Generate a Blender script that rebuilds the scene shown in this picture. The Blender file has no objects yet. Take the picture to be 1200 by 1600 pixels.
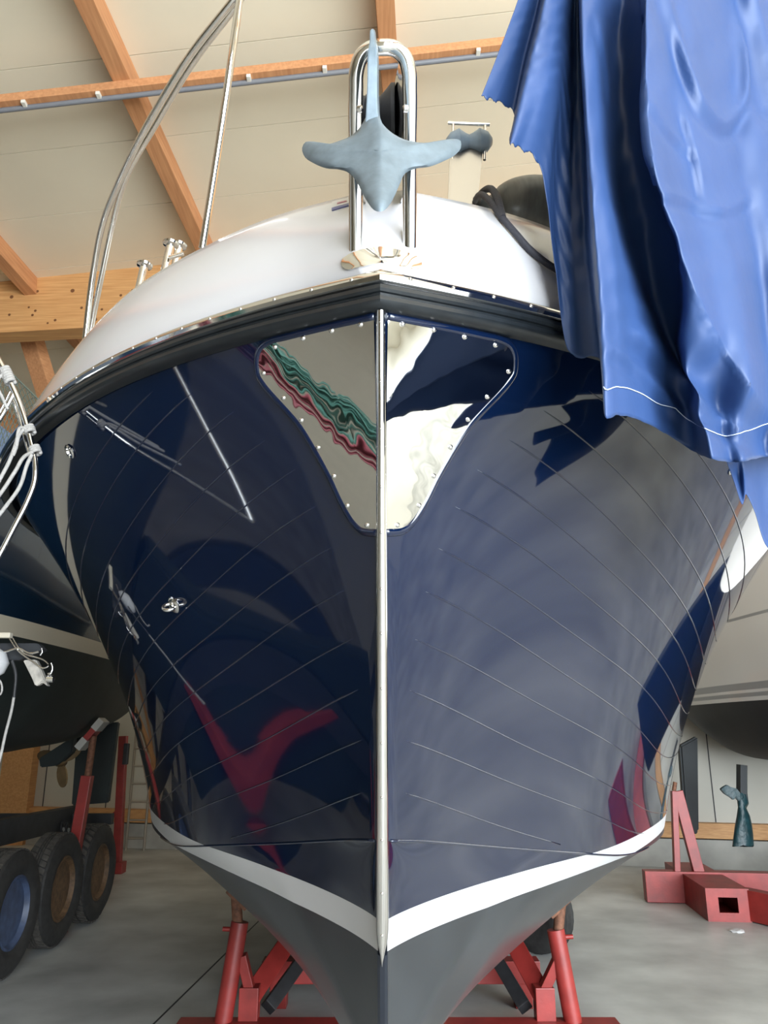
import bpy, bmesh, math, random
import numpy as np
from mathutils import Vector, Matrix, Euler
from mathutils.bvhtree import BVHTree

random.seed(4); rng = np.random.default_rng(4)
SC = bpy.context.scene
COL = SC.collection

# ------------------------------------------------------------------ camera
H = 1.55
PITCH = 0.2787
F, CX, CY = 1202.0, 600.0, 800.0
cam_d = bpy.data.cameras.new('camera'); cam = bpy.data.objects.new('camera', cam_d); COL.objects.link(cam)
cam_d.sensor_fit = 'VERTICAL'; cam_d.sensor_height = 32.0; cam_d.lens = 32.0*F/1600.0
cam_d.clip_start = 0.02; cam_d.clip_end = 200
cam.location = (0, 0, H); cam.rotation_euler = (math.pi/2+PITCH, 0, 0)
SC.camera = cam

# ------------------------------------------------------------------ world, light, exposure
w = bpy.data.worlds.new('sky'); SC.world = w; w.use_nodes = True
bg = w.node_tree.nodes['Background']
bg.inputs['Color'].default_value = (0.90, 0.95, 1.0, 1); bg.inputs['Strength'].default_value = 4.5
SC.view_settings.view_transform = 'Standard'; SC.view_settings.look = 'None'
SC.view_settings.gamma = 1.0; SC.view_settings.exposure = 0.12
SC.view_settings.use_curve_mapping = False
SC.cycles.use_denoising = True
SC.cycles.max_bounces = 10; SC.cycles.diffuse_bounces = 5; SC.cycles.glossy_bounces = 6
SC.cycles.sample_clamp_indirect = 6.0
SC.cycles.caustics_reflective = False; SC.cycles.caustics_refractive = False

def area(name, loc, rot, sx, sy, power, color, portal=False):
    l = bpy.data.lights.new(name, 'AREA'); l.shape = 'RECTANGLE'; l.size = sx; l.size_y = sy
    l.energy = power; l.color = color
    if portal: l.cycles.is_portal = True
    o = bpy.data.objects.new(name, l); COL.objects.link(o); o.location = loc; o.rotation_euler = rot
    return o
DOOR = (0.3, 11.6, 5.2, -5.0)      # x0, x1, height, y of the open hall door behind the camera
area('daylight_through_hall_door', ((DOOR[0]+DOOR[1])/2, DOOR[3]-0.02, DOOR[2]/2), (math.pi/2, 0, 0),
     DOOR[1]-DOOR[0], DOOR[2], 2500, (0.84, 0.93, 1.0))

# ------------------------------------------------------------------ helpers
def at(x, y, Y):
    """world point at depth Y whose picture is pixel (x, y)"""
    a, b = (x-CX)/F, (CY-y)/F
    c, s = math.cos(PITCH), math.sin(PITCH)
    d = Vector((a, c-b*s, s+b*c))
    t = Y/d.y
    return Vector((d.x*t, Y, H+d.z*t))
def ray(x, y):
    return at(x, y, 1.0)-Vector((0, 0, H))

def mesh_obj(name, verts, faces, mat, parent=None, smooth=True, auto=None):
    me = bpy.data.meshes.new(name); me.from_pydata([tuple(v) for v in verts], [], faces); me.update()
    return link(name, me, mat, parent, smooth, auto)
def link(name, me, mat, parent=None, smooth=True, auto=None):
    if mat and not me.materials: me.materials.append(mat)
    if smooth: me.polygons.foreach_set('use_smooth', [True]*len(me.polygons))
    if smooth and auto: 
        me.set_sharp_from_angle(angle=math.radians(auto))
    o = bpy.data.objects.new(name, me); COL.objects.link(o)
    if parent: o.parent = parent
    return o
def bm_obj(name, bm, mat, parent=None, smooth=False, auto=None):
    me = bpy.data.meshes.new(name); bm.normal_update(); bm.to_mesh(me); bm.free()
    return link(name, me, mat, parent, smooth, auto)
def empty(name, label=None, cat=None, group=None, M=None, kind=None):
    o = bpy.data.objects.new(name, None); COL.objects.link(o); o.empty_display_size = 0.1
    if M is not None: o.matrix_world = M
    tag(o, label, cat, group, kind)
    return o
def tag(o, label=None, cat=None, group=None, kind=None):
    if label: o['label'] = label
    if cat: o['category'] = cat
    if group: o['group'] = group
    if kind: o['kind'] = kind
    return o

def bm_box(bm, p0, p1, M=None, bev=0.0):
    x0, y0, z0 = p0; x1, y1, z1 = p1
    r = bmesh.ops.create_cube(bm, size=1.0)
    vs = r['verts']
    S = Matrix.Diagonal((x1-x0, y1-y0, z1-z0, 1)); T = Matrix.Translation(((x0+x1)/2, (y0+y1)/2, (z0+z1)/2))
    bmesh.ops.transform(bm, matrix=(M or Matrix())@T@S, verts=vs)
    if bev > 0:
        es = list({e for v in vs for e in v.link_edges})
        bmesh.ops.bevel(bm, geom=es, offset=bev, segments=2, affect='EDGES', profile=0.6)
def box(name, p0, p1, mat, parent=None, M=None, bev=0.0):
    bm = bmesh.new(); bm_box(bm, p0, p1, M, bev)
    return bm_obj(name, bm, mat, parent)
def beam(name, a, b, wx, wz, mat, parent=None, up=(0, 0, 1), bev=0.004):
    """box beam from a to b; wx across, wz in the up direction"""
    a, b = Vector(a), Vector(b); d = (b-a); L = d.length; d.normalize()
    u = Vector(up); r = d.cross(u)
    if r.length < 1e-4: r = d.cross(Vector((1, 0, 0)))
    r.normalize(); u = r.cross(d).normalized()
    M = Matrix(((r.x, d.x, u.x, a.x), (r.y, d.y, u.y, a.y), (r.z, d.z, u.z, a.z), (0, 0, 0, 1)))
    bm = bmesh.new(); bm_box(bm, (-wx/2, 0, -wz/2), (wx/2, L, wz/2), M, bev)
    return bm_obj(name, bm, mat, parent)

def catmull(pts, n):
    P = np.array([list(p) for p in pts], float)
    if len(P) == 2: return P[0]+(P[1]-P[0])*np.linspace(0, 1, n)[:, None]
    d = np.concatenate([[0], np.cumsum(np.linalg.norm(np.diff(P, axis=0), axis=1))])
    t = np.linspace(0, d[-1], n); m = np.gradient(P, d, axis=0)
    i = np.clip(np.searchsorted(d, t)-1, 0, len(P)-2)
    h = (d[i+1]-d[i])[:, None]; u = ((t-d[i])[:, None])/h
    return (2*u**3-3*u**2+1)*P[i]+(u**3-2*u**2+u)*h*m[i]+(-2*u**3+3*u**2)*P[i+1]+(u**3-u**2)*h*m[i+1]
def tube_geo(P, r, seg=12, closed=False, caps=True):
    P = np.asarray(P, float); n = len(P); rr = np.broadcast_to(np.asarray(r, float), (n,))
    T = np.gradient(P, axis=0)
    if closed: T = np.roll(P, -1, 0)-np.roll(P, 1, 0)
    T /= np.linalg.norm(T, axis=1)[:, None]+1e-12
    N = np.zeros_like(P)
    v = np.cross(T[0], (0.31, 0.2, 0.93)); v /= np.linalg.norm(v); N[0] = v
    for i in range(1, n):
        v = N[i-1]-T[i]*np.dot(N[i-1], T[i]); N[i] = v/(np.linalg.norm(v)+1e-12)
    B = np.cross(T, N); a = np.arange(seg)*2*math.pi/seg
    V = P[:, None]+rr[:, None, None]*(np.cos(a)[None, :, None]*N[:, None]+np.sin(a)[None, :, None]*B[:, None])
    V = V.reshape(-1, 3); Fc = []
    m = n if closed else n-1
    for i in range(m):
        i2 = (i+1) % n
        for j in range(seg):
            j2 = (j+1) % seg
            Fc.append((i*seg+j, i*seg+j2, i2*seg+j2, i2*seg+j))
    if caps and not closed:
        Fc.append(tuple(range(seg))[::-1]); Fc.append(tuple((n-1)*seg+j for j in range(seg)))
    return V, Fc
def tube(name, pts, r, mat, parent=None, seg=12, n=None, closed=False, smooth_path=True):
    P = catmull(pts, n or max(2, len(pts)*8)) if smooth_path and len(pts) > 2 else np.array([list(p) for p in pts], float)
    V, Fc = tube_geo(P, r, seg, closed)
    return mesh_obj(name, V, Fc, mat, parent, True, 50)
def merge_geo(parts):
    V, Fc, o = [], [], 0
    for v, f in parts:
        V.append(np.asarray(v, float)); Fc += [tuple(i+o for i in q) for q in f]; o += len(v)
    return np.concatenate(V), Fc
def lathe(name, prof, mat, parent=None, seg=24, M=None, auto=40):
    """prof: (r, z) from bottom to top"""
    V, Fc = [], []
    for r, z in prof:
        for j in range(seg):
            a = 2*math.pi*j/seg; V.append(Vector((r*math.cos(a), r*math.sin(a), z)))
    for i in range(len(prof)-1):
        for j in range(seg):
            j2 = (j+1) % seg
            Fc.append((i*seg+j, i*seg+j2, (i+1)*seg+j2, (i+1)*seg+j))
    Fc.append(tuple(range(seg))[::-1]); Fc.append(tuple((len(prof)-1)*seg+j for j in range(seg)))
    if M is not None: V = [M@v for v in V]
    return mesh_obj(name, V, Fc, mat, parent, True, auto)
def frame_z(o, zdir, xhint=(1, 0, 0)):
    z = Vector(zdir).normalized(); x = Vector(xhint)-z*Vector(xhint).dot(z)
    if x.length < 1e-4: x = Vector((0, 1, 0))-z*z.y
    x.normalize(); y = z.cross(x)
    return Matrix(((x.x, y.x, z.x, o[0]), (x.y, y.y, z.y, o[1]), (x.z, y.z, z.z, o[2]), (0, 0, 0, 1)))
def prism(name, outline, thick, mat, parent=None, bev=0.0):
    """closed 3-D outline (planar), extruded along its normal both ways"""
    bm = bmesh.new(); vs = [bm.verts.new(p) for p in outline]; f = bm.faces.new(vs); bm.normal_update()
    nrm = f.normal.copy()
    for v in vs: v.co -= nrm*thick/2
    r = bmesh.ops.extrude_face_region(bm, geom=[f])
    nv = [g for g in r['geom'] if isinstance(g, bmesh.types.BMVert)]
    bmesh.ops.translate(bm, vec=nrm*thick, verts=nv)
    bmesh.ops.recalc_face_normals(bm, faces=bm.faces)
    if bev: bmesh.ops.bevel(bm, geom=list(bm.edges), offset=bev, segments=2, affect='EDGES')
    return bm_obj(name, bm, mat, parent)
def grid_faces(nu, nv, off=0):
    return [(off+i*nv+j, off+i*nv+j+1, off+(i+1)*nv+j+1, off+(i+1)*nv+j) for i in range(nu-1) for j in range(nv-1)]

# ------------------------------------------------------------------ materials
MATS = {}
def mat(name, col, rough=0.5, metal=0.0, coat=0.0, noise=0.0, nscale=8.0, bump=0.0, bscale=30.0, spec=0.5, bdist=0.01, stretch=None, col2=None, ndetail=4.0):
    if name in MATS: return MATS[name]
    m = bpy.data.materials.new(name); m.use_nodes = True; nt = m.node_tree; b = nt.nodes['Principled BSDF']
    b.inputs['Base Color'].default_value = (*col, 1); b.inputs['Roughness'].default_value = rough
    b.inputs['Metallic'].default_value = metal; b.inputs['Coat Weight'].default_value = coat
    b.inputs['Coat Roughness'].default_value = 0.03; b.inputs['Specular IOR Level'].default_value = spec
    tc = nt.nodes.new('ShaderNodeTexCoord'); mp = nt.nodes.new('ShaderNodeMapping')
    nt.links.new(tc.outputs['Object'], mp.inputs['Vector'])
    if stretch: mp.inputs['Scale'].default_value = stretch
    if noise > 0 or col2:
        n = nt.nodes.new('ShaderNodeTexNoise'); n.inputs['Scale'].default_value = nscale; n.inputs['Detail'].default_value = ndetail
        nt.links.new(mp.outputs['Vector'], n.inputs['Vector'])
        r = nt.nodes.new('ShaderNodeValToRGB')
        c2 = col2 or tuple(min(1, c*(1+noise)) for c in col)
        c1 = col if col2 else tuple(c*(1-noise) for c in col)
        r.color_ramp.elements[0].color = (*c1, 1); r.color_ramp.elements[1].color = (*c2, 1)
        r.color_ramp.elements[0].position = 0.3; r.color_ramp.elements[1].position = 0.7
        nt.links.new(n.outputs['Fac'], r.inputs['Fac']); nt.links.new(r.outputs['Color'], b.inputs['Base Color'])
    if bump > 0:
        n = nt.nodes.new('ShaderNodeTexNoise'); n.inputs['Scale'].default_value = bscale; n.inputs['Detail'].default_value = 2.0
        nt.links.new(mp.outputs['Vector'], n.inputs['Vector'])
        bp = nt.nodes.new('ShaderNodeBump'); bp.inputs['Strength'].default_value = bump; bp.inputs['Distance'].default_value = bdist
        nt.links.new(n.outputs['Fac'], bp.inputs['Height']); nt.links.new(bp.outputs['Normal'], b.inputs['Normal'])
    MATS[name] = m
    return m
NAVY = mat('navy gelcoat', (0.0020, 0.0078, 0.030), 0.045, 0, 0.6, bump=0.06, bscale=2.0, bdist=0.012)
WHITE = mat('white gelcoat', (0.66, 0.65, 0.67), 0.16, 0, 0.3)
STRIPE = mat('white boot stripe paint', (0.53, 0.53, 0.54), 0.35)
ANTIF = mat('black antifouling', (0.024, 0.028, 0.033), 0.27, noise=0.25, nscale=5, spec=0.6)
STEEL = mat('polished stainless', (0.78, 0.77, 0.76), 0.06, 1.0)
MIRROR = mat('mirror stainless plate', (0.86, 0.85, 0.83), 0.025, 1.0, bump=0.28, bscale=6.0, bdist=0.012)
RUBBER = mat('black rubber rail', (0.012, 0.015, 0.018), 0.28, noise=0.2, nscale=30)
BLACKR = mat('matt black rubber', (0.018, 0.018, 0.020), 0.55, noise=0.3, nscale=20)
GALV = mat('galvanised steel', (0.15, 0.19, 0.22), 0.52, 0.45, noise=0.18, nscale=30, bump=0.1, bscale=120, bdist=0.002)
GROLL = mat('grey blue plastic roller', (0.26, 0.33, 0.40), 0.35, noise=0.15, nscale=25)
FENDER = mat('dark grey fender', (0.13, 0.14, 0.14), 0.34, noise=0.25, nscale=14, stretch=(1, 1, 4))
ROPEB = mat('dark fender rope', (0.035, 0.035, 0.045), 0.7, bump=0.6, bscale=220, bdist=0.003)
ROPEW = mat('white rope', (0.33, 0.315, 0.30), 0.8, noise=0.15, nscale=60, bump=0.8, bscale=150, bdist=0.004)
ROPEG = mat('green rope', (0.015, 0.075, 0.06), 0.7, noise=0.3, nscale=40)
ROPER = mat('dark red rope', (0.13, 0.018, 0.03), 0.7, noise=0.3, nscale=40)
RED = mat('red paint', (0.25, 0.025, 0.021), 0.42, noise=0.22, nscale=9, bump=0.15, bscale=60, bdist=0.003)
RUST = mat('rusty steel', (0.16, 0.07, 0.04), 0.75, 0.2, noise=0.45, nscale=40)
WOOD = mat('glued spruce beam', (0.50, 0.24, 0.085), 0.55, col2=(0.64, 0.34, 0.135), nscale=5, stretch=(9, 0.5, 9))
WOOD2 = mat('reddish spruce purlin', (0.46, 0.20, 0.085), 0.6, col2=(0.60, 0.29, 0.13), nscale=5, stretch=(9, 0.5, 9))
KNOT = mat('dark wood knot', (0.16, 0.06, 0.02), 0.6)
WOODX = mat('laminated spruce', (0.50, 0.24, 0.085), 0.55, col2=(0.66, 0.36, 0.145), nscale=4, stretch=(0.35, 9, 16))
PANEL = mat('cream ceiling panel', (0.78, 0.70, 0.54), 0.45, noise=0.03, nscale=1.5)
WALLM = mat('cream wall panel', (0.55, 0.53, 0.46), 0.5, noise=0.04, nscale=2)
CONC = mat('concrete floor', (0.455, 0.465, 0.455), 0.42, noise=0.32, nscale=1.6, bump=0.10, bscale=25, bdist=0.004, ndetail=9)
PLINTH = mat('concrete plinth', (0.36, 0.35, 0.32), 0.7, noise=0.2, nscale=3)
TYRE = mat('tyre rubber', (0.020, 0.019, 0.018), 0.75, noise=0.35, nscale=25)
TYRED = mat('dusty tyre tread', (0.060, 0.054, 0.047), 0.85, noise=0.35, nscale=30)
RIMB = mat('blue rim paint', (0.045, 0.065, 0.12), 0.5, noise=0.3, nscale=20)
RIMR = mat('rusty rim', (0.10, 0.055, 0.025), 0.7, noise=0.4, nscale=30)
DARKF = mat('dark frame steel', (0.020, 0.022, 0.026), 0.6, noise=0.3, nscale=12)
TARP = mat('blue tarpaulin', (0.020, 0.052, 0.155), 0.52, noise=0.10, nscale=3, bump=0.35, bscale=11, bdist=0.006, spec=0.5)
THREAD = mat('white stitching', (0.60, 0.66, 0.78), 0.8)
LNAVY = mat('dark blue yacht hull', (0.006, 0.018, 0.038), 0.12, coat=0.4)
LDARK = mat('dark green black bottom paint', (0.010, 0.016, 0.016), 0.6, noise=0.3, nscale=6)
CREAM = mat('cream stripe', (0.55, 0.50, 0.40), 0.5)
WHULL = mat('white yacht hull', (0.78, 0.75, 0.70), 0.22, coat=0.3)
GREYS = mat('grey stripe', (0.33, 0.33, 0.32), 0.3)
BBOT = mat('black yacht bottom paint', (0.008, 0.011, 0.013), 0.6, noise=0.3, nscale=5)
BAGM = mat('dark green bag', (0.006, 0.032, 0.038), 0.45, noise=0.4, nscale=14, bump=0.7, bscale=22, bdist=0.01)
BRONZE = mat('bronze propeller', (0.25, 0.17, 0.09), 0.4, 0.7, noise=0.2)
NETM = mat('green net', (0.10, 0.13, 0.11), 0.8)
CONDUIT = mat('grey conduit', (0.17, 0.175, 0.19), 0.5)
CLIP = mat('white clip', (0.70, 0.66, 0.58), 0.5)
LADDERM = mat('galvanised ladder', (0.32, 0.28, 0.23), 0.6, 0.3)
DECAL = mat('blue decal', (0.10, 0.11, 0.30), 0.4)
DECALR = mat('red decal', (0.45, 0.14, 0.2), 0.4)
BRICK = mat('white ladder paint', (0.5, 0.48, 0.44), 0.6)
CANVAS = mat('pale blue canvas', (0.16, 0.24, 0.42), 0.6, noise=0.2, nscale=5)
ZINC = mat('weathered zinc fluke', (0.42, 0.39, 0.35), 0.6, 0.2, noise=0.35, nscale=30)

# ================================================================== the hall
floor = box('floor', (-14, -30, -0.3), (14, 15.5, 0), CONC); tag(floor, 'grey stained concrete hall floor', kind='structure')
# saw cut in the concrete: thin dark joint strips, a millimetre proud of nothing: real grooves filled with dark sealant
def joint(a, b):
    beam('joint', (a[0], a[1], -0.004), (b[0], b[1], -0.004), 0.012, 0.010, DARKF, floor, bev=0)
p0, p1 = at(240, 1599, 5.0), at(345, 1500, 6.2)
def on_floor(x, y):
    d = ray(x, y); t = -H/d.z; return Vector((d.x*t, d.y*t, 0))
a_, b_ = on_floor(240, 1600), on_floor(335, 1507)
dd = (b_-a_).normalized(); joint(a_-dd*5, b_+dd*7)

wl = on_floor(170, 1322); wr = on_floor(1150, 1357)
wd = (wr-wl).normalized()
def wall_line(x):   # point of the back wall foot at world x
    return wl+wd*((x-wl.x)/wd.x)
wa, wb = wall_line(-13.5), wall_line(13.5); wn = Vector((-wd.y, wd.x, 0))
beam('wall_back', wa+wn*0.1+Vector((0, 0, 3.65)), wb+wn*0.1+Vector((0, 0, 3.65)), 0.2, 7.3, WALLM)
wall_back = bpy.data.objects['wall_back']; tag(wall_back, 'cream panelled back wall of the hall', kind='structure')
beam('plinth', wa-wn*0.06+Vector((0, 0, 0.16)), wb-wn*0.06+Vector((0, 0, 0.16)), 0.12, 0.32, PLINTH, wall_back)
rail = beam('trim_1', wa-wn*0.07+Vector((0, 0, 0.42)), wb-wn*0.07+Vector((0, 0, 0.42)), 0.14, 0.17, WOODX)
tag(rail, 'wooden kick rail along the foot of the back wall', kind='structure')
for k in range(-12, 13):    # vertical panel seams
    q = wall_line(k*1.0)
    beam('panel_seam', q-wn*0.002+Vector((0, 0, 0.5)), q-wn*0.002+Vector((0, 0, 7.0)), 0.012, 0.008, DARKF, wall_back, up=wn, bev=0)
pq = at(27, 1235, wall_line(-6.0).y-0.3)
post = box('wall_post', (pq.x-0.22, pq.y-0.12, 0), (pq.x+0.22, pq.y+0.12, 6.3), WOOD); tag(post, 'wide wooden wall post behind the dark yacht', kind='structure')

wall_left = box('wall_left', (-13.7, -5.2, 0), (-13.5, 16.0, 7.3), WALLM); tag(wall_left, 'cream side wall left of the boats', kind='structure')
wall_right = box('wall_right', (13.5, -5.2, 0), (13.7, 9.3, 8.6), WALLM); tag(wall_right, 'cream side wall right of the boats', kind='structure')
bm = bmesh.new()
bm_box(bm, (-13.5, DOOR[3]-0.2, 0), (DOOR[0], DOOR[3], 8.0)); bm_box(bm, (DOOR[1], DOOR[3]-0.2, 0), (13.5, DOOR[3], 8.6)); bm_box(bm, (DOOR[0], DOOR[3]-0.2, DOOR[2]), (DOOR[1], DOOR[3], 8.6))
wf = bm_obj('wall_front', bm, WALLM); tag(wf, 'cream end wall with the open hall door', kind='structure')

# roof: beams run in direction d1, ceiling panels run across in direction d2 (rising to the right)
YAWB = math.atan2((674-600)*math.cos(PITCH), F)
d1 = Vector((math.sin(YAWB), math.cos(YAWB), 0)); d2 = Vector((math.cos(YAWB), -math.sin(YAWB), 0.080))
ZC = H+5.0
def roof(u, v, dz=0.0):     # u along d1, v along d2
    return Vector((0, 0, ZC+dz))+d1*u+d2*v
nrm_roof = d2.cross(d1).normalized()
ceiling = empty('ceiling', 'cream ceiling of long narrow panels', kind='structure')
# where the photograph's seams are: hit the roof plane
def on_roof(x, y, dz=0.0):
    d = ray(x, y); o = Vector((0, 0, H)); q = Vector((0, 0, ZC+dz))
    n = d2.cross(d1)
    t = (q-o).dot(n)/d.dot(n); return o+d*t
us = [(on_roof(0, yy)-Vector((0, 0, ZC))).dot(d1) for yy in (110, 242, 345)]
PW = (us[2]-us[0])/2
u0 = us[1]
for k in range(-14, 13):
    ua, ub = u0+k*PW+0.004, u0+(k+1)*PW-0.004
    V = [roof(ua, -14.5), roof(ub, -14.5), roof(ub, 14.5), roof(ua, 14.5)]
    V += [q+Vector((0, 0, 0.06)) for q in V]
    mesh_obj('ceiling_panel', V, [(0, 1, 2, 3), (7, 6, 5, 4), (0, 4, 5, 1), (1, 5, 6, 2), (2, 6, 7, 3), (3, 7, 4, 0)], PANEL, ceiling, False)
V = [roof(u0-15*PW, -14.5, 0.062), roof(u0+14*PW, -14.5, 0.062), roof(u0+14*PW, 14.5, 0.062), roof(u0-15*PW, 14.5, 0.062)]
V += [q+Vector((0, 0, 0.05)) for q in V]
mesh_obj('roof_deck', V, [(0, 1, 2, 3), (7, 6, 5, 4), (0, 4, 5, 1), (1, 5, 6, 2), (2, 6, 7, 3), (3, 7, 4, 0)], PLINTH, ceiling, False)
# purlins
PH, PWD = 0.20, 0.13
def vof(x, y): return ((on_roof(x, y, -PH)-Vector((0, 0, ZC-PH)))).dot(Vector((d2.x, d2.y, 0)))
v_mid, v_left = vof(600.5, 10), vof(125+8, 10)
sp = v_mid-v_left
labels = {0: 'reddish wooden purlin running behind the anchor roller', -1: 'reddish wooden purlin crossing behind the tall rail tubes', -2: 'reddish wooden purlin ending at the big beam on the left'}
for k in range(-5, 6):
    v = v_mid+k*sp
    o = beam('roof_purlin', roof(-8.0, v, -PH/2), roof(13.5, v, -PH/2), PWD, PH, WOOD2, up=nrm_roof)
    tag(o, labels.get(k, 'reddish wooden purlin under the cream ceiling'), kind='structure')
# thin batten with conduit and clips
ub = (on_roof(0, 160, -PH-0.03)-Vector((0, 0, ZC-PH-0.03))).dot(d1)
bt = beam('roof_batten', roof(ub, -13, -PH-0.035), roof(ub, 13, -PH-0.035), 0.09, 0.07, WOOD2, up=nrm_roof); tag(bt, 'thin wooden batten carrying a grey conduit under the purlins', kind='structure')
cd = tube('cable_conduit', [roof(ub+0.022, -13, -PH-0.084), roof(ub+0.022, 13, -PH-0.084)], 0.019, CONDUIT); tag(cd, 'straight grey cable conduit clipped under the thin wooden batten', 'conduit')
for k in range(-12, 13):
    q = roof(ub+0.0, v_mid+k*0.56+0.1, -PH-0.075)
    box('clip', (q.x-0.016, q.y-0.04, q.z-0.02), (q.x+0.016, q.y+0.03, q.z+0.03), CLIP, cd, bev=0.004)
# tapered glulam
ug = (on_roof(30, 437)-Vector((0, 0, ZC))).dot(d1)
GT = 0.22
def gz(v): return roof(ug, v).z
V = []
for uu in (ug, ug+GT):
    for v in (-14, 14):
        top = roof(uu, v, 0.0); V += [top, Vector((top.x, top.y, ZC-0.08*3.6-0.66+0.028*(v+3.6)))]
gl = mesh_obj('glulam_beam', V, [(0, 2, 3, 1), (4, 5, 7, 6), (0, 1, 5, 4), (2, 6, 7, 3), (1, 3, 7, 5), (0, 4, 6, 2)], WOODX, None, False)
tag(gl, 'deep glued laminated roof beam crossing the hall', kind='structure')
for i in range(26):
    px, py = random.uniform(4, 235), random.uniform(448, 518)
    d_ = ray(px, py); o_ = Vector((0, 0, H)); t_ = (roof(ug, 0)-o_).dot(d1)/d_.dot(d1); hit = o_+d_*t_
    lathe('knot', [(0.006, -0.004), (0.012+0.012*random.random(), 0.001), (0.004, 0.003)], KNOT, gl, 8, frame_z(hit, -d1))
# posts / brace seen behind the big beam
br = beam('roof_brace', at(44, 512, 7.75), at(86, 650, 8.3), 0.20, 0.16, WOOD2); tag(br, 'slanting wooden brace below the big roof beam', kind='structure')
br2 = beam('roof_brace', at(-10, 648, 9.5), at(70, 720, 9.5), 0.2, 0.22, WOOD2); tag(br2, 'low wooden brace end behind the green net', kind='structure')

# wall ladder between the red stand and the main boat
lad = empty('wall_ladder', 'grey rung ladder standing against the back wall', 'ladder')
la, lb = on_floor(203, 1320), on_floor(231, 1320)
Yl = wall_line(la.x).y-0.35
xa, xb = at(203, 1250, Yl).x, at(231, 1250, Yl).x
for xx in (xa, xb): tube('stile', [(xx, Yl, 0), (xx, Yl+0.05, 2.6)], 0.018, LADDERM, lad, 8)
for k in range(11):
    z = 0.15+k*0.235; tube('rung', [(xa, Yl+0.02*k/10, z), (xb, Yl+0.02*k/10, z)], 0.012, LADDERM, lad, 8)

# ================================================================== main motor yacht
G = np.array([0, .12, .3, .6, 1.0, 1.5, 2.1, 2.8, 3.6, 4.6, 6.0]); NG = len(G)
hs = [0.0322, 0.2251, 0.4873, 0.8588, 1.2476, 1.5961, 1.7932, 1.7973, 1.7677, 1.7555, 1.7763]
zs = [1.329, 1.3569, 1.3893, 1.4202, 1.4289, 1.4328, 1.4292, 1.3984, 1.3477, 1.272, 1.1619]
hc = [0.0299, 0.0817, 0.171, 0.3524, 0.6334, 0.903, 1.1778, 1.4261, 1.5518, 1.6204, 1.6596]
zc = [0.2268, 0.2118, 0.1849, 0.1367, 0.0732, 0.0065, -0.022, -0.030, -0.035, -0.040, -0.045]
cc = [0.7437, 0.7446, 0.7459, 0.7237, 0.6341, 0.6633, 0.721, 0.543, 0.4189, 0.2945, 0.2018]
hbt = [0.0503, 0.2458, 0.481, 0.8346, 1.1817, 1.5067, 1.6929, 1.6984, 1.668, 1.6555, 1.6762]
zt = [1.6664, 1.7092, 1.7561, 1.7919, 1.78, 1.7574, 1.7351, 1.6923, 1.6259, 1.5302, 1.392]
YT0 = -0.3814
LN = [[1.0058, -0.1562, -0.0493, 0.0272], [0.9694, -0.1826, -0.0607, 0.0389], [0.909, -0.2371, -0.017, 0.0305], [0.8305, -0.2403, 0.0047, 0.022], [0.7533, -0.2502, 0.0418, 0.0067], [0.6663, -0.2073, 0.0122, 0.0124], [0.5795, -0.1997, 0.0274, 0.0054], [0.4898, -0.1676, -0.0052, 0.016], [0.3945, -0.1574, 0.0216, 0.002], [0.2956, -0.147, 0.0234, 0.0001], [0.1969, -0.1114, 0.0008, 0.0081], [0.0963, -0.1037, 0.0029, 0.0089]]
LG0 = [0.45, 0.352, 0.273, 0.220, 0.165, 0.131, 0.104, 0.079, 0.058, 0.046, 0.039, 0.0405]
def _nat():
    A = np.zeros((NG, NG)); B = np.zeros((NG, NG)); h = np.diff(G); A[0, 0] = A[-1, -1] = 1
    for i in range(1, NG-1):
        A[i, i-1] = h[i-1]; A[i, i] = 2*(h[i-1]+h[i]); A[i, i+1] = h[i]
        B[i, i-1] = 6/h[i-1]; B[i, i] = -6/h[i-1]-6/h[i]; B[i, i+1] = 6/h[i]
    return np.linalg.solve(A, B)
NM = _nat()
def spl(v, g):
    v = np.asarray(v, float); M = NM@v; g = np.asarray(g, float)
    i = np.clip(np.searchsorted(G, g)-1, 0, NG-2); h = G[i+1]-G[i]; t = g-G[i]; u = G[i+1]-g
    return M[i]*u**3/(6*h)+M[i+1]*t**3/(6*h)+(v[i]/h-M[i]*h/6)*u+(v[i+1]/h-M[i+1]*h/6)*t
def ystem(z):
    z = np.asarray(z, float); return np.where(z > 0, -0.36*z-0.03*z*z, -0.36*z+0.25*z*z)
def surf(g, s):
    g, s = np.broadcast_arrays(np.asarray(g, float), np.asarray(s, float))
    a, b, c, d, e = [spl(v, g) for v in (hs, zs, hc, zc, cc)]
    z = d+(b-d)*s; hb = c+(a-c)*(s-e*s*(1-s)); z0 = zc[0]+(zs[0]-zc[0])*s
    return np.stack([hb, ystem(z0)+g, z], -1)
def surf_n(g, s):
    p = surf(g, s); a = surf(np.asarray(g)+1e-3, s)-p; b = surf(g, np.asarray(s)+1e-3)-p
    n = np.cross(a, b); n /= np.linalg.norm(n, axis=-1)[..., None]
    return np.where(n[..., :1] < 0, -n, n)
def mir(V, side):
    V = np.array(V, float); V[..., 0] *= side; return V
def fix(me_obj):
    return me_obj

BM = Matrix.Translation((-0.0011, 1.9, H-0.4552))@Matrix.Rotation(-0.043, 4, 'Z')@Matrix.Rotation(0.0136, 4, 'Y')
boat = empty('motor_yacht', 'large navy blue motor yacht seen bow on with mirror anchor plate', 'boat', M=BM)
BMI = BM.inverted()
def loc(P):   # world to boat coordinates
    return BMI@Vector(P)

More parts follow.
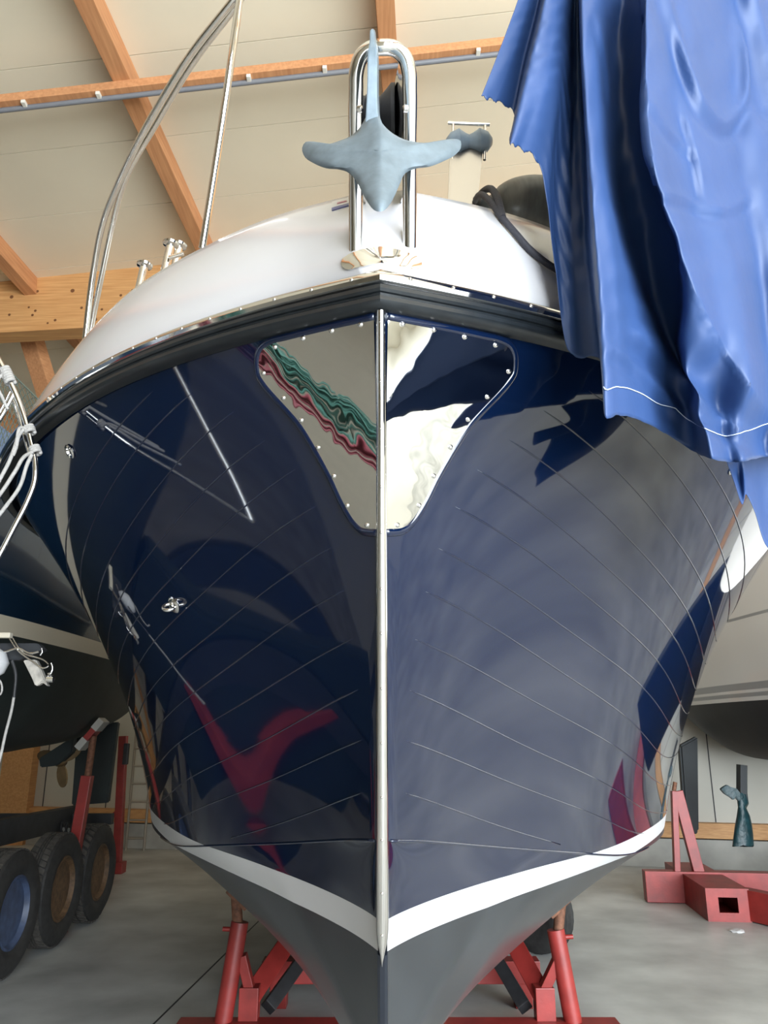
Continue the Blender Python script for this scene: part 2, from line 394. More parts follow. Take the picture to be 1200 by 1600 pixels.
gs = np.concatenate([np.linspace(0, 1, 36)**1.6*0.9, np.linspace(0.95, 6.0, 64)])
ss = np.linspace(0, 1, 40)
zk_g = np.array([0, .25, .6, 1.1, 1.8, 2.8, 4.0, 6.0]); zk_v = np.array([0.0, -0.24, -0.46, -0.62, -0.70, -0.74, -0.76, -0.76])
ZUP = 0.067

def build_hull():
    out = {}
    bmt, bmb = bmesh.new(), bmesh.new()
    for side in (-1, 1):
        gg, sg = np.meshgrid(gs, ss, indexing='ij')
        P = surf(gg, sg)
        P[0] = surf(-0.045+0.032*ss, ss)
        nose = P[0].copy(); nose[:, 0] = 0; nose[:, 1] -= 0.008
        P = mir(np.concatenate([nose[None], P]), side)
        vs = [[bmt.verts.new(P[i, j]) for j in range(len(ss))] for i in range(len(gs)+1)]
        for i in range(len(gs)):
            for j in range(len(ss)-1):
                q = (vs[i][j], vs[i+1][j], vs[i+1][j+1], vs[i][j+1])
                bmt.faces.new(q if side > 0 else q[::-1])
        # bottom: stations leave the stem/keel line under the chine; t = 0 chine, 1 keel
        nt = 26
        ch = surf(gs, 0.0); ch[0] = surf(-0.045, 0.0); ch = mir(ch, side)
        vb = []
        for i, g in enumerate(gs):
            c = ch[i]
            # keel point for this station: along stem below the chine, then along the keel
            kz = zc[0]-(0.0 if g == 0 else 1.0)*0
            zz = np.interp(g, [0, 0.35, 0.9, 1.6, 2.6, 4.0, 6.0], [0.2268, -0.12, -0.42, -0.58, -0.66, -0.70, -0.70])
            ky = float(ystem(zz)) if zz > -0.30 else float(ystem(-0.30))+ (g-KG)*1.0
            k = np.array([side*0.010, ky-0.042, zz])
            row = []
            for t in np.linspace(0, 1, nt):
                p = c*(1-t)+k*t
                bulge = 4*t*(1-t)
                amp = -0.012-0.010*min(1.0, max(0, g-0.5)/0.8)
                p = p+np.array([side*amp*0.5*bulge, 0, -amp*bulge])
                row.append(bmb.verts.new(p))
            vb.append(row)
        for i in range(len(gs)-1):
            for j in range(nt-1):
                q = (vb[i][j+1], vb[i+1][j+1], vb[i+1][j], vb[i][j])
                bmb.faces.new(q if side > 0 else q[::-1])
    bmesh.ops.remove_doubles(bmb, verts=bmb.verts, dist=1e-5)
    bmesh.ops.remove_doubles(bmt, verts=bmt.verts, dist=1e-5)
    res = {'navy': [], 'stripe': [], 'anti': []}
    for bm_ in (bmt, bmb):
        for z in (0.0, ZUP):
            bmesh.ops.bisect_plane(bm_, geom=bm_.verts[:]+bm_.edges[:]+bm_.faces[:], plane_co=(0, 0, z), plane_no=(0, 0, 1), dist=1e-5)
    return bmt, bmb
# g at which the keel line leaves the stem profile
KG = float(np.interp(-0.30, [-0.70, -0.66, -0.58, -0.42, -0.12, 0.2244][::1], [4.0, 2.6, 1.6, 0.9, 0.35, 0.0]))
bmt, bmb = build_hull()
def split(bm_src, lo, hi, side=0):
    b = bm_src.copy()
    dele = [f for f in b.faces if not (lo <= f.calc_center_median().z < hi) or (side and f.calc_center_median().x*side < 0)]
    bmesh.ops.delete(b, geom=dele, context='FACES'); return b
bm_obj('hull_topsides', split(bmt, ZUP, 9), NAVY, boat, True)
for sd in (-1, 1):
    o = bm_obj('hull_forefoot', split(bmb, ZUP, 9, sd), NAVY, boat, True); o['label'] = 'navy panel between chine and boot stripe'
    o = bm_obj('boot_stripe', split(bmt, 0, ZUP, sd), STRIPE, boat, True); o['label'] = 'white boot stripe on the side'
    o = bm_obj('boot_stripe', split(bmb, 0, ZUP, sd), STRIPE, boat, True); o['label'] = 'white boot stripe at the bow'
    o = bm_obj('hull_bottom', split(bmb, -9, 0, sd), ANTIF, boat, True); o['label'] = 'matt black antifouled bottom'
    bm_obj('bottom_side', split(bmt, -9, 0, sd), ANTIF, boat, True)
bmt.free(); bmb.free()
# transom
e = [(surf(6.0, s)) for s in np.linspace(1, 0, 8)]
P = [tuple(mir(q, 1)) for q in e]+[(0.03, e[-1][1], -0.7), (-0.03, e[-1][1], -0.7)]+[tuple(mir(q, -1)) for q in e[::-1]]
mesh_obj('transom', P, [tuple(range(len(P)))], NAVY, boat, False)
# keel bar: flat dark bar along the stem foot and keel
kz = [0.0, -0.06, -0.14, -0.22, -0.30]
kp = [(0, float(ystem(z))-0.042, z) for z in kz]+[(0, float(ystem(-0.3))+g-KG-0.042, np.interp(g, [0.9, 1.6, 2.6, 4.0, 6.0], [-0.42, -0.58, -0.66, -0.70, -0.70])) for g in (0.9, 1.3, 1.6, 2.1, 2.6, 3.3, 4.0, 5.0, 6.0)]
kP = catmull(kp, 60); kT = np.gradient(kP, axis=0); kT /= np.linalg.norm(kT, axis=1)[:, None]
V, Fc = [], []
for i, (p, t) in enumerate(zip(kP, kT)):
    n = np.array([0, -abs(t[2])-0.0, -abs(t[1])]); n = np.array([0, t[2], -t[1]]); n /= np.linalg.norm(n)
    if n[1] > 0 and n[2] > 0: n = -n
    for (a, b) in ((-0.031, -0.05), (-0.026, 0.010), (-0.012, 0.014), (0.012, 0.014), (0.026, 0.010), (0.031, -0.05)):
        V.append(p+np.array([a*0.42, 0, 0])+n*b)
for i in range(len(kP)-1):
    for j in range(5): Fc.append((i*6+j, i*6+j+1, (i+1)*6+j+1, (i+1)*6+j))
Fc.append(tuple(range(6)))
mesh_obj('keel_bar', V, Fc, mat('dark stem bar', (0.010, 0.013, 0.020), 0.3), boat, False)

# full sheer curve port aft -> bow -> starboard aft
gq = np.concatenate([np.linspace(0, 1, 40)**1.7*1.0, np.linspace(1.05, 6, 50)])
def full_curve(s, tip):
    Pq = surf(gq, s); L = mir(Pq[::-1], -1)
    return np.concatenate([L, [tip], Pq])
def sweep(name, path, nrm, prof, material, parent, closed_prof=True):
    """prof: list of (outward, up)"""
    n = len(path); m = len(prof)
    V = []
    for p, q in zip(path, nrm):
        for a, b in prof: V.append(p+q*a+np.array([0, 0, b]))
    Fc = []
    for i in range(n-1):
        for j in range(m if closed_prof else m-1):
            j2 = (j+1) % m
            Fc.append((i*m+j, (i+1)*m+j, (i+1)*m+j2, i*m+j2))
    if closed_prof: Fc.append(tuple(range(m))); Fc.append(tuple((n-1)*m+j for j in range(m))[::-1])
    return mesh_obj(name, V, Fc, material, parent, True, 35)
tip = np.array([0, float(ystem(zs[0]))-0.016, zs[0]-0.002])
SH = full_curve(1.0, tip)
TN = np.gradient(SH, axis=0); TN[:, 2] = 0; TN /= np.linalg.norm(TN, axis=1)[:, None]
ON = np.stack([TN[:, 1], -TN[:, 0], 0*TN[:, 0]], -1)
for i in range(len(ON)):
    c = SH[i]-np.array([0, 3.0, 0])
    if np.dot(ON[i][:2], np.array([SH[i][0], SH[i][1]-2.0])) < 0: ON[i] *= -1
rr = sweep('rub_rail', SH, ON, [(-0.03, -0.004), (0.012, -0.016), (0.017, -0.020), (0.018, -0.029), (0.014, -0.034), (0.009, -0.035), (0.007, -0.038), (0.010, -0.041), (0.011, -0.050), (0.006, -0.057), (-0.004, -0.061), (-0.03, -0.060)], RUBBER, boat)
rr['label'] = 'black rubber rub rail with a ridge'
cap = sweep('rail_strip', SH, ON, [(-0.03, -0.004), (0.014, -0.017), (0.022, -0.014), (0.026, -0.006), (0.024, 0.004), (0.017, 0.012), (0.006, 0.016), (-0.03, 0.016)], STEEL, boat)
cap['label'] = 'polished stainless strip along the rub rail'
# screws in the strip
scr = bpy.data.meshes.new('screw'); b_ = bmesh.new(); bmesh.ops.create_uvsphere(b_, u_segments=8, v_segments=5, radius=0.0045); b_.to_mesh(scr); b_.free()
scr.materials.append(STEEL); scr.polygons.foreach_set('use_smooth', [True]*len(scr.polygons))
cum = np.concatenate([[0], np.cumsum(np.linalg.norm(np.diff(SH, axis=0), axis=1))]); mid = cum[len(gq)]
for k in range(-13, 14):
    d = mid+(k+0.5)*0.105
    i = int(np.clip(np.searchsorted(cum, d), 1, len(SH)-1)); u = (d-cum[i-1])/(cum[i]-cum[i-1])
    p = SH[i-1]*(1-u)+SH[i]*u; n_ = ON[i]
    so = bpy.data.objects.new('screw', scr); COL.objects.link(so); so.parent = cap; so.location = p+n_*0.0245+np.array([0, 0, -0.003])

# bulwark
nb = 12
rows = []
gb = gq
base = surf(gb, 1.0)
topc = np.stack([spl(hbt, gb), YT0+gb, spl(zt, gb)], -1)
V = []
prof_rows = []
for j in range(nb):
    t = j/(nb-1)
    p = base*(1-t)+topc*t
    out = np.stack([np.ones(len(gb))*0.030*4*t*(1-t), -0.028*4*t*(1-t)*np.exp(-gb/0.35), 0*gb], -1)
    p = p+out
    if j == 0: p = p+np.array([-0.004, 0.004, 0.01])
    prof_rows.append(p)
last = prof_rows[-1]
inw = lambda d, dz: np.stack([np.maximum(last[:, 0]-d, 0.0), last[:, 1]+d*0.9*np.exp(-gb/0.5), last[:, 2]+dz], -1)
prof_rows += [inw(0.012, 0.006), inw(0.03, 0.006), inw(0.045, -0.004), inw(0.055, -0.05)]
e = inw(0.06, -0.06); e2 = e.copy(); e2[:, 0] = 0.0; prof_rows += [e, e2]
R_ = np.array(prof_rows)
Vv, Fv, off = [], [], 0
full = []
for r_ in R_:
    tipb = r_[0].copy(); tipb[0] = 0; tipb[1] -= 0.004
    full.append(np.concatenate([mir(r_[::-1], -1), [tipb], r_]))
full = np.array(full); nr, npnt = full.shape[:2]
bul = mesh_obj('bulwark', full.reshape(-1, 3), [q[::-1] for q in grid_faces(nr, npnt)], WHITE, boat, True, 50)
bul['label'] = 'white curved bulwark above the rub rail'
bvh_b = BVHTree.FromPolygons([Vector(v) for v in full.reshape(-1, 3)], [q for q in grid_faces(nr, npnt)])
def on_bul(x, y, off=0.0):
    o_ = BMI@Vector((0, 0, H)); d_ = (BMI.to_3x3()@ray(x, y)).normalized()
    h, n, i, t = bvh_b.ray_cast(o_, d_)
    if h is None: return None
    if n.dot(d_) > 0: n = -n
    return h+n*off
# plank lines, twelve on each side
for side in (-1, 1):
    for k in range(12):
        a, b, c, d = LN[k]
        g = np.linspace(0, 1, 70)**1.3*(4.6-LG0[k])+LG0[k]
        s = a+b*g+c*g**2+d*g**3
        ok = (s > 0.012) & (s < 0.99)
        if k in (10, 11): ok &= g < (1.75 if k == 10 else 0.87)
        stop = np.argmax(~ok) if (~ok).any() else len(g)
        if stop < 4: continue
        g, s = g[:stop], s[:stop]
        P = mir(surf(g, s)+surf_n(g, s)*0.0004, side)
        r = np.full(len(g), 0.0021); r[0] = 0.0005; r[1] = 0.0013
        Vt, Ft = tube_geo(P, r, 6)
        mesh_obj('plank_line', Vt, Ft, NAVY, boat, True)

for side in (-1, 1):
    g = np.linspace(-0.03, 1.9, 60); P = mir(surf(g, 0.0)+surf_n(g, 0.0)*0.001, side)
    Vt, Ft = tube_geo(P, 0.0035, 6); mesh_obj('chine_edge', Vt, Ft, NAVY, boat, True)
# mirror anchor plates either side of the stem, framed and bolted
OUT = [(-0.013, 0.941), (0.045, 0.942), (0.08, 0.9422), (0.12, 0.9422), (0.153, 0.942), (0.170, 0.937), (0.181, 0.925), (0.1875, 0.908), (0.190, 0.890), (0.185, 0.875), (0.172, 0.851), (0.155, 0.825), (0.130, 0.786), (0.112, 0.749), (0.097, 0.717), (0.082, 0.685), (0.061, 0.638), (0.049, 0.617), (0.035, 0.598), (0.016, 0.581), (-0.027, 0.570)]
BOLTS = [(0.006, 0.933), (0.049, 0.934), (0.095, 0.933), (0.145, 0.931), (0.178, 0.893), (0.151, 0.842), (0.124, 0.796), (0.098, 0.742), (0.071, 0.686), (0.045, 0.629), (-0.002, 0.587)]
bolt = bpy.data.meshes.new('bolt'); b_ = bmesh.new(); bmesh.ops.create_uvsphere(b_, u_segments=12, v_segments=8, radius=0.0055); bmesh.ops.scale(b_, vec=(1, 1, 0.7), verts=b_.verts); b_.to_mesh(bolt); b_.free()
bolt.materials.append(STEEL); bolt.polygons.foreach_set('use_smooth', [True]*len(bolt.polygons))
O2 = catmull([(a, b, 0) for a, b in OUT], 90)[:, :2]
O2c = np.concatenate([O2, [(-0.027+0.014*(s-0.57)/0.371, s) for s in np.linspace(0.570, 0.941, 24)[1:-1]]])
for side in (-1, 1):
    cen = np.array([0.055, 0.84]); nr_ = 14
    V = [list(surf(*cen)+surf_n(*cen)*0.004)]
    for r in range(1, nr_+1):
        q = cen+(O2c-cen)*(r/nr_)
        n_ = surf_n(q[:, 0], q[:, 1])
        V += (surf(q[:, 0], q[:, 1])+n_*0.004).tolist()
    m = len(O2c); Fc = [(0, 1+(j+1) % m, 1+j) for j in range(m)]
    for r in range(nr_-1):
        for j in range(m):
            j2 = (j+1) % m; a = 1+r*m
            Fc.append((a+j, a+j2, a+m+j2, a+m+j))
    V = mir(V, side)
    if side > 0: Fc = [f[::-1] for f in Fc]
    pl = mesh_obj('anchor_plate', V, Fc, MIRROR, boat, True)
    pl['label'] = 'mirror polished anchor plate, '+('half with the tarpaulin side' if side > 0 else 'half reflecting the ropes')
    pl['label'] = 'mirror polished anchor plate half'
    q = O2; n_ = surf_n(q[:, 0], q[:, 1])
    P = mir(surf(q[:, 0], q[:, 1])-n_*0.003, side)
    Vt, Ft = tube_geo(P, 0.0105, 10)
    mesh_obj('plate_frame', Vt, Ft, NAVY, boat, True)['label'] = 'raised navy lip around the plate'
    for a, b in BOLTS:
        p = mir(surf(a, b)+surf_n(a, b)*0.005, side); n1 = mir(surf_n(a, b), side)
        bo = bpy.data.objects.new('bolt', bolt); COL.objects.link(bo); bo.parent = pl
        bo.matrix_local = frame_z(p, n1)
# stem band with rivets
zb = np.linspace(1.268, -0.022, 60); yb = ystem(zb)-(0.053-0.032*np.clip((zb-zc[0])/(zs[0]-zc[0]), 0, 1))
V, Fc = [], []
T = np.stack([0*zb, np.gradient(yb), np.gradient(zb)], -1); T /= np.linalg.norm(T, axis=1)[:, None]
Nn = np.stack([0*zb, T[:, 2], -T[:, 1]], -1); Nn *= np.sign(-Nn[:, 1:2])
hw = np.full(60, 0.0105); hw[-4:] = [0.0125, 0.0105, 0.006, 0.0005]; hw[0:56] = np.linspace(0.0095, 0.0130, 56)
prof = [(-1.0, -0.03), (-1.0, 0.002), (-0.75, 0.008), (-0.35, 0.012), (0, 0.013), (0.35, 0.012), (0.75, 0.008), (1.0, 0.002), (1.0, -0.03)]
for i in range(60):
    for a, b in prof: V.append((a*hw[i], yb[i]+Nn[i, 1]*b, zb[i]+Nn[i, 2]*b))
m = len(prof)
for i in range(59):
    for j in range(m-1): Fc.append((i*m+j, (i+1)*m+j, (i+1)*m+j+1, i*m+j+1))
Fc.append(tuple(range(m))); Fc.append(tuple(59*m+j for j in range(m))[::-1])
band = mesh_obj('stem_band', V, Fc, STEEL, boat, True, 50); band['label'] = 'narrow polished stainless strip down the stem'
for z in (1.2427, 1.1452, 1.0466, 0.9496, 0.8506, 0.7477, 0.6457, 0.5438, 0.4384, 0.3345, 0.2297, 0.1209, 0.0527):
    i = int(np.abs(zb-z).argmin()); so = bpy.data.objects.new('rivet', scr); COL.objects.link(so); so.parent = band
    so.location = (0, yb[i]+Nn[i, 1]*0.0125, zb[i]+Nn[i, 2]*0.0125); so.scale = (0.75, 0.75, 0.75)

# chrome fittings in the topsides
p = mir(surf(0.861, 0.909), -1); n_ = mir(surf_n(0.861, 0.909), -1); M = frame_z(p, n_)
lathe('skin_fitting', [(0.010, -0.01), (0.022, 0.0), (0.024, 0.004), (0.020, 0.008), (0.014, 0.007), (0.012, 0.001)], STEEL, boat, 20, M)['label'] = 'chrome ring outlet below the rail'
p = mir(surf(0.92, 0.878), 1); n_ = mir(surf_n(0.92, 0.878), 1)
lathe('skin_fitting', [(0.006, -0.01), (0.015, 0.0), (0.016, 0.003), (0.013, 0.006), (0.009, 0.005)], STEEL, boat, 16, frame_z(p, n_))['label'] = 'small chrome ring below the tarpaulin'
p = mir(surf(0.7685, 0.5445), -1); n_ = mir(surf_n(0.7685, 0.5445), -1); M = frame_z(p, n_)
ey = lathe('bow_eye', [(0.026, -0.004), (0.028, 0.002), (0.024, 0.006), (0.010, 0.008), (0.008, 0.012)], STEEL, boat, 18, M); ey['label'] = 'chrome towing eye on the topsides'
ring = [M@Vector((0.018*math.cos(a), 0.0, 0.018+0.018*math.sin(a))) for a in np.linspace(0, 2*math.pi, 20)[:-1]]
Vt, Ft = tube_geo(np.array(ring), 0.006, 8, True); mesh_obj('eye_ring', Vt, Ft, STEEL, ey, True)

# pulpit tubes
T1 = 0.0125
tube('pulpit_stanchion', [loc(at(316, 388, 2.20)), loc(at(335, 270, 2.12)), loc(at(356, 130, 2.02)), loc(at(374, 0, 1.95)), loc(at(388, -110, 1.9))], T1, STEEL, boat, 14, 30)['label'] = 'straight stainless stanchion of the bow rail'
tube('pulpit_rail', [loc(at(395, -40, 1.9)), loc(at(367, -3, 1.95)), loc(at(300, 82, 2.10)), loc(at(240, 178, 2.28)), loc(at(187, 282, 2.48)), loc(at(162, 345, 2.60)), loc(at(146, 425, 2.72)), loc(at(133, 530, 2.82)), loc(at(130, 555, 2.84))], T1, STEEL, boat, 14, 70)['label'] = 'curved stainless top tube of the bow rail'
tube('pulpit_rail', [loc(at(400, -36, 1.97)), loc(at(371, 6, 2.02)), loc(at(306, 92, 2.17)), loc(at(246, 190, 2.35)), loc(at(192, 290, 2.52)), loc(at(176, 350, 2.62)), loc(at(160, 425, 2.72)), loc(at(141, 520, 2.84)), loc(at(136, 548, 2.86))], T1*0.9, STEEL, boat, 14, 70)['label'] = 'second curved stainless tube of the bow rail'
for nm in ('pulpit_stanchion', 'pulpit_rail', 'pulpit_rail.001'):
    src = bpy.data.objects[nm]; me = src.data.copy(); me.transform(Matrix.Diagonal((-1, 1, 1, 1))); me.flip_normals()
    c = bpy.data.objects.new(nm.split('.')[0], me); COL.objects.link(c); c.parent = boat; c['label'] = 'bow rail tube on the tarpaulin side'
# bollards
def bollard(px, py, Y, s=1.0, lab=None):
    p = loc(at(px, py, Y)); h = 0.16*s
    M = Matrix.Translation(p)@Matrix.Rotation(0.10, 4, 'Y')
    b = lathe('bollard', [(0.020*s, -0.26), (0.020*s, 0.0), (0.020*s, 0.005), (0.036*s, 0.008), (0.038*s, 0.016), (0.030*s, 0.022), (0.010*s, 0.024)], STEEL, boat, 20, M)
    b['label'] = lab
bollard(225, 419, 2.56, 0.80, 'stainless bollard near the bow rail foot')
bollard(266, 386, 2.46, 0.80, 'stainless bollard with a cross pin')
bollard(279, 388, 2.56, 0.80, 'stainless bollard half hidden by the bulwark')
tube('bollard_pin', [loc(at(264, 403, 2.44)), loc(at(287, 396, 2.44))], 0.008, STEEL, boat, 10)

# bow roller frame
fr_pts = [(556, 415, 1.415), (556, 330, 1.36), (556, 230, 1.29), (556, 140, 1.22), (557, 112, 1.20), (565, 88, 1.185), (580, 76, 1.178), (598, 74, 1.176), (616, 76, 1.178), (631, 88, 1.185), (639, 112, 1.20), (640, 140, 1.22), (640, 230, 1.29), (640, 330, 1.36), (640, 415, 1.415)]
frm = tube('bow_roller_frame', [loc(at(*q)) for q in fr_pts], 0.0148, STEEL, boat, 18, 120); frm['label'] = 'polished tube loop carrying the anchor roller'
def bplate(pts, thick, name, m_, parent, lab=None):
    """thin plate following the bulwark"""
    cx_, cy_ = np.mean(pts, axis=0); V = []
    k = 5
    for r in range(k+1):
        for (x, y) in pts:
            h = on_bul(cx_+(x-cx_)*r/k, cy_+(y-cy_)*r/k, thick)
            V.append(h if h is not None else V[-1])
    for (x, y) in pts:
        h = on_bul(x, y, -0.002); V.append(h if h is not None else V[-1])
    n = len(pts); Fc = []
    for r in range(k+1):
        for j in range(n):
            j2 = (j+1) % n; Fc.append((r*n+j, r*n+j2, (r+1)*n+j2, (r+1)*n+j))
    o = mesh_obj(name, V, Fc, m_, parent, True, 75)
    if lab: o['label'] = lab
    return o
bp = [(403, 1235), (408, 1252), (422, 1264), (440, 1268), (490, 1258), (540, 1246), (585, 1238), (640, 1246), (690, 1260), (740, 1270), (762, 1262), (774, 1245), (773, 1222), (758, 1208), (735, 1198), (690, 1182), (640, 1170), (585, 1162), (530, 1168), (480, 1180), (440, 1196), (412, 1215)]
bplate([(x/3+400, y/3) for x, y in bp], 0.004, 'base_plate', STEEL, frm, 'winged stainless foot plate')
# cheeks and rollers
for sx in (-1, 1):
    pts = [(598+sx*34, 96, 1.205), (598+sx*36, 300, 1.36), (598+sx*26, 322, 1.50), (598+sx*20, 300, 1.56), (598+sx*20, 130, 1.42), (598+sx*26, 100, 1.28)]
    P = [loc(at(*q)) for q in pts]
    prism('cheek_plate', P, 0.004, STEEL, frm)
    lathe('cheek_bolt', [(0.008, -0.003), (0.008, 0.004), (0.003, 0.007)], STEEL, frm, 12, frame_z(loc(at(598+sx*36, 170, 1.235)), (-sx, -0.3, 0)))
cR = loc(at(592, 178, 1.42))
lathe('anchor_roller', [(0.026, -0.038), (0.062, -0.037), (0.062, -0.029), (0.050, -0.018), (0.036, -0.004), (0.036, 0.004), (0.050, 0.018), (0.062, 0.029), (0.062, 0.037), (0.026, 0.038)], BLACKR, frm, 28, frame_z(cR, (1, 0, 0), (0, 1, 0)))['label'] = 'black grooved anchor roller'
tongue = [loc(at(575, 300, 1.52)), loc(at(625, 300, 1.52)), loc(at(626, 331, 1.50)), loc(at(570, 331, 1.50))]
prism('tongue_plate', tongue, 0.006, STEEL, frm)

# fairlead roller on its plate stand
fl = [loc(at(*q)) for q in ((703, 240, 2.02), (754, 236, 2.02), (745, 330, 1.98), (699, 330, 1.98))]
st = prism('roller_stand', fl, 0.035, mat('brushed stainless', (0.52, 0.48, 0.44), 0.28, 1.0), boat, 0.004); st['label'] = 'stainless plate stand with a small V roller'
c = loc(at(733, 222, 2.0))
lathe('stand_roller', [(0.012, -0.072), (0.030, -0.058), (0.034, -0.046), (0.040, -0.032), (0.034, -0.024), (0.026, -0.010), (0.022, 0.0), (0.026, 0.010), (0.034, 0.024), (0.040, 0.032), (0.034, 0.046), (0.030, 0.058), (0.012, 0.072)], GROLL, st, 22, frame_z(c, (1, 0.05, 0.05), (0, 1, 0)))
for px in (707, 757):
    tube('stand_arm', [loc(at(px, 250, 2.0)), loc(at(px+1, 193, 2.0))], 0.005, STEEL, st, 8)
tube('stand_pin', [loc(at(700, 192, 2.0)), loc(at(765, 195, 2.0))], 0.006, STEEL, st, 8)
# maker sticker on the bulwark
bplate([(519, 316), (545, 309), (546, 321), (520, 329)], 0.0015, 'sticker', WHITE, boat, 'small white sticker with blue edge')
bplate([(518.5, 326), (545, 318.5), (545.5, 322), (519, 330)], 0.0022, 'sticker_edge', DECAL, boat)
bplate([(527, 318), (542, 314), (542.3, 316), (527.3, 320)], 0.0022, 'sticker_print', DECALR, boat)

# ================================================================== anchor
AY = 1.10
anc = empty('anchor', 'grey galvanised plough anchor hung on the bow roller', 'anchor', M=Matrix.Translation(at(597, 240, AY)))
AI = anc.matrix_world.inverted()
fo = [(572, 182), (563, 198), (547, 213), (530, 220), (513, 225), (487, 221), (477, 222), (472, 231), (476, 245), (490, 255), (510, 263), (530, 265), (543, 269), (553, 278), (560, 289), (568, 305), (577, 320), (584, 328), (592, 331), (600, 329), (608, 321), (617, 305), (625, 287), (633, 271), (645, 265), (673, 260), (695, 251), (710, 243), (720, 231), (719, 219), (710, 217), (690, 219), (660, 223), (645, 221), (630, 217), (607, 203), (597, 192), (593, 182)]
fo = catmull([(a, b, 0) for a, b in fo+fo[:1]], 121)[:-1, :2]
cen = np.array([595.0, 236.0]); V = []; K = 10
def fdepth(x, y, r, front):
    dx = abs(x-595)/125.0; dy = (y-236)/95.0
    d = 0.075*dx**1.6 + (0.045*max(0, -dy)) - (0.10*max(0, dy)**1.3)*0.6 - 0.012*math.exp(-(dx*6)**2)
    th = 0.013*math.sqrt(max(0.0, 1-r**6))
    return AY+d+(-th if front else th)
for front in (True, False):
    for r in range(0, K+1):
        rr_ = (r/K)
        for q in fo:
            pxy = cen+(q-cen)*rr_
            V.append(AI@at(pxy[0], pxy[1], fdepth(pxy[0], pxy[1], rr_, front)))
m = len(fo); Fc = []
for layer in (0, 1):
    o0 = layer*(K+1)*m
    for r in range(K):
        for j in range(m):
            j2 = (j+1) % m; q = (o0+r*m+j, o0+r*m+j2, o0+(r+1)*m+j2, o0+(r+1)*m+j)
            Fc.append(q if layer else q[::-1])
for j in range(m):
    j2 = (j+1) % m; a = K*m; b = (K+1)*m+K*m
    Fc.append((a+j, b+j, b+j2, a+j2))
fk = mesh_obj('fluke', V, Fc, GALV, anc, True, 60)
bm_ = bmesh.new(); bm_.from_mesh(fk.data); bmesh.ops.remove_doubles(bm_, verts=bm_.verts, dist=1e-5); bmesh.ops.recalc_face_normals(bm_, faces=bm_.faces); bm_.to_mesh(fk.data); bm_.free()
# shank: flat bar seen nearly edge on
lv = [(216, 571, 598, 1.125, 1.18), (190, 571, 595, 1.114, 1.19), (175, 572, 593, 1.108, 1.19), (155, 573, 592, 1.10, 1.19), (120, 574, 592, 1.085, 1.185), (98, 574, 592, 1.075, 1.18), (75, 576, 591, 1.06, 1.15), (66, 577.5, 588, 1.06, 1.13), (50, 578, 587, 1.06, 1.10), (45, 579, 585, 1.06, 1.085)]
V = []
for (y, xa_, xb_, ya, yb_) in lv:
    for (x, yy) in ((xa_, ya), (xb_-3, ya), (xb_, yb_), (xa_+2, yb_)): V.append(AI@at(x, y, yy))
Fc = [(0, 1, 2, 3), tuple(4*(len(lv)-1)+j for j in (3, 2, 1, 0))]
for i in range(len(lv)-1):
    for j in range(4):
        j2 = (j+1) % 4; Fc.append((4*i+j, 4*(i+1)+j, 4*(i+1)+j2, 4*i+j2))
bm_ = bmesh.new(); vs = [bm_.verts.new(v) for v in V]
for f in Fc: bm_.faces.new([vs[i] for i in f])
bmesh.ops.recalc_face_normals(bm_, faces=bm_.faces); bmesh.ops.bevel(bm_, geom=list(bm_.edges), offset=0.0015, segments=2, affect='EDGES')
bm_obj('shank', bm_, GALV, anc, True, 40)

# ================================================================== fender with its line
fc_ = at(850, 340, 2.16); fd = Vector((0.97, 0.22, -0.02)).normalized()
fen = empty('fender', 'dark grey inflatable fender lying on the bow deck', 'fender', M=frame_z(fc_, fd, (0, 0, 1)))
prf = [(0.018, -0.235), (0.030, -0.232), (0.034, -0.205), (0.042, -0.19), (0.075, -0.165), (0.100, -0.13), (0.118, -0.08), (0.126, -0.02), (0.128, 0.05), (0.128, 0.30), (0.118, 0.38), (0.09, 0.43), (0.04, 0.46), (0.02, 0.47)]
pp = catmull([(r, 0, z) for r, z in prf], 50)
lathe('fender_body', [(r, z) for r, _, z in pp], FENDER, fen, 36)
for z in (-0.15, -0.06): pass
FI = fen.matrix_world.inverted()
eye = [Vector((0.022*math.cos(a), 0.0, -0.235+0.026*math.sin(a))) for a in np.linspace(0, 2*math.pi, 20)[:-1]]
Vt, Ft = tube_geo(np.array(eye), 0.012, 8, True); mesh_obj('fender_eye', Vt, Ft, BLACKR, fen, True)
ln = []
e0 = fen.matrix_world@Vector((0, 0, -0.25))
ln = [e0]
for (x, y) in ((771, 331), (782, 347), (800, 368), (825, 396), (850, 416), (876, 432), (905, 450)):
    h = on_bul(x, y, 0.010); 
    if h is not None: ln.append(BM@h)
tube('fender_line', [FI@q for q in ln], 0.0085, ROPEB, fen, 10, 60)
spl_ = [FI@q for q in (ln[0]+Vector((-0.006, -0.012, 0)), ln[1]+Vector((0.01, -0.004, 0.006)), ln[2])]
tube('eye_splice', spl_, 0.0095, ROPEB, fen, 10, 24)

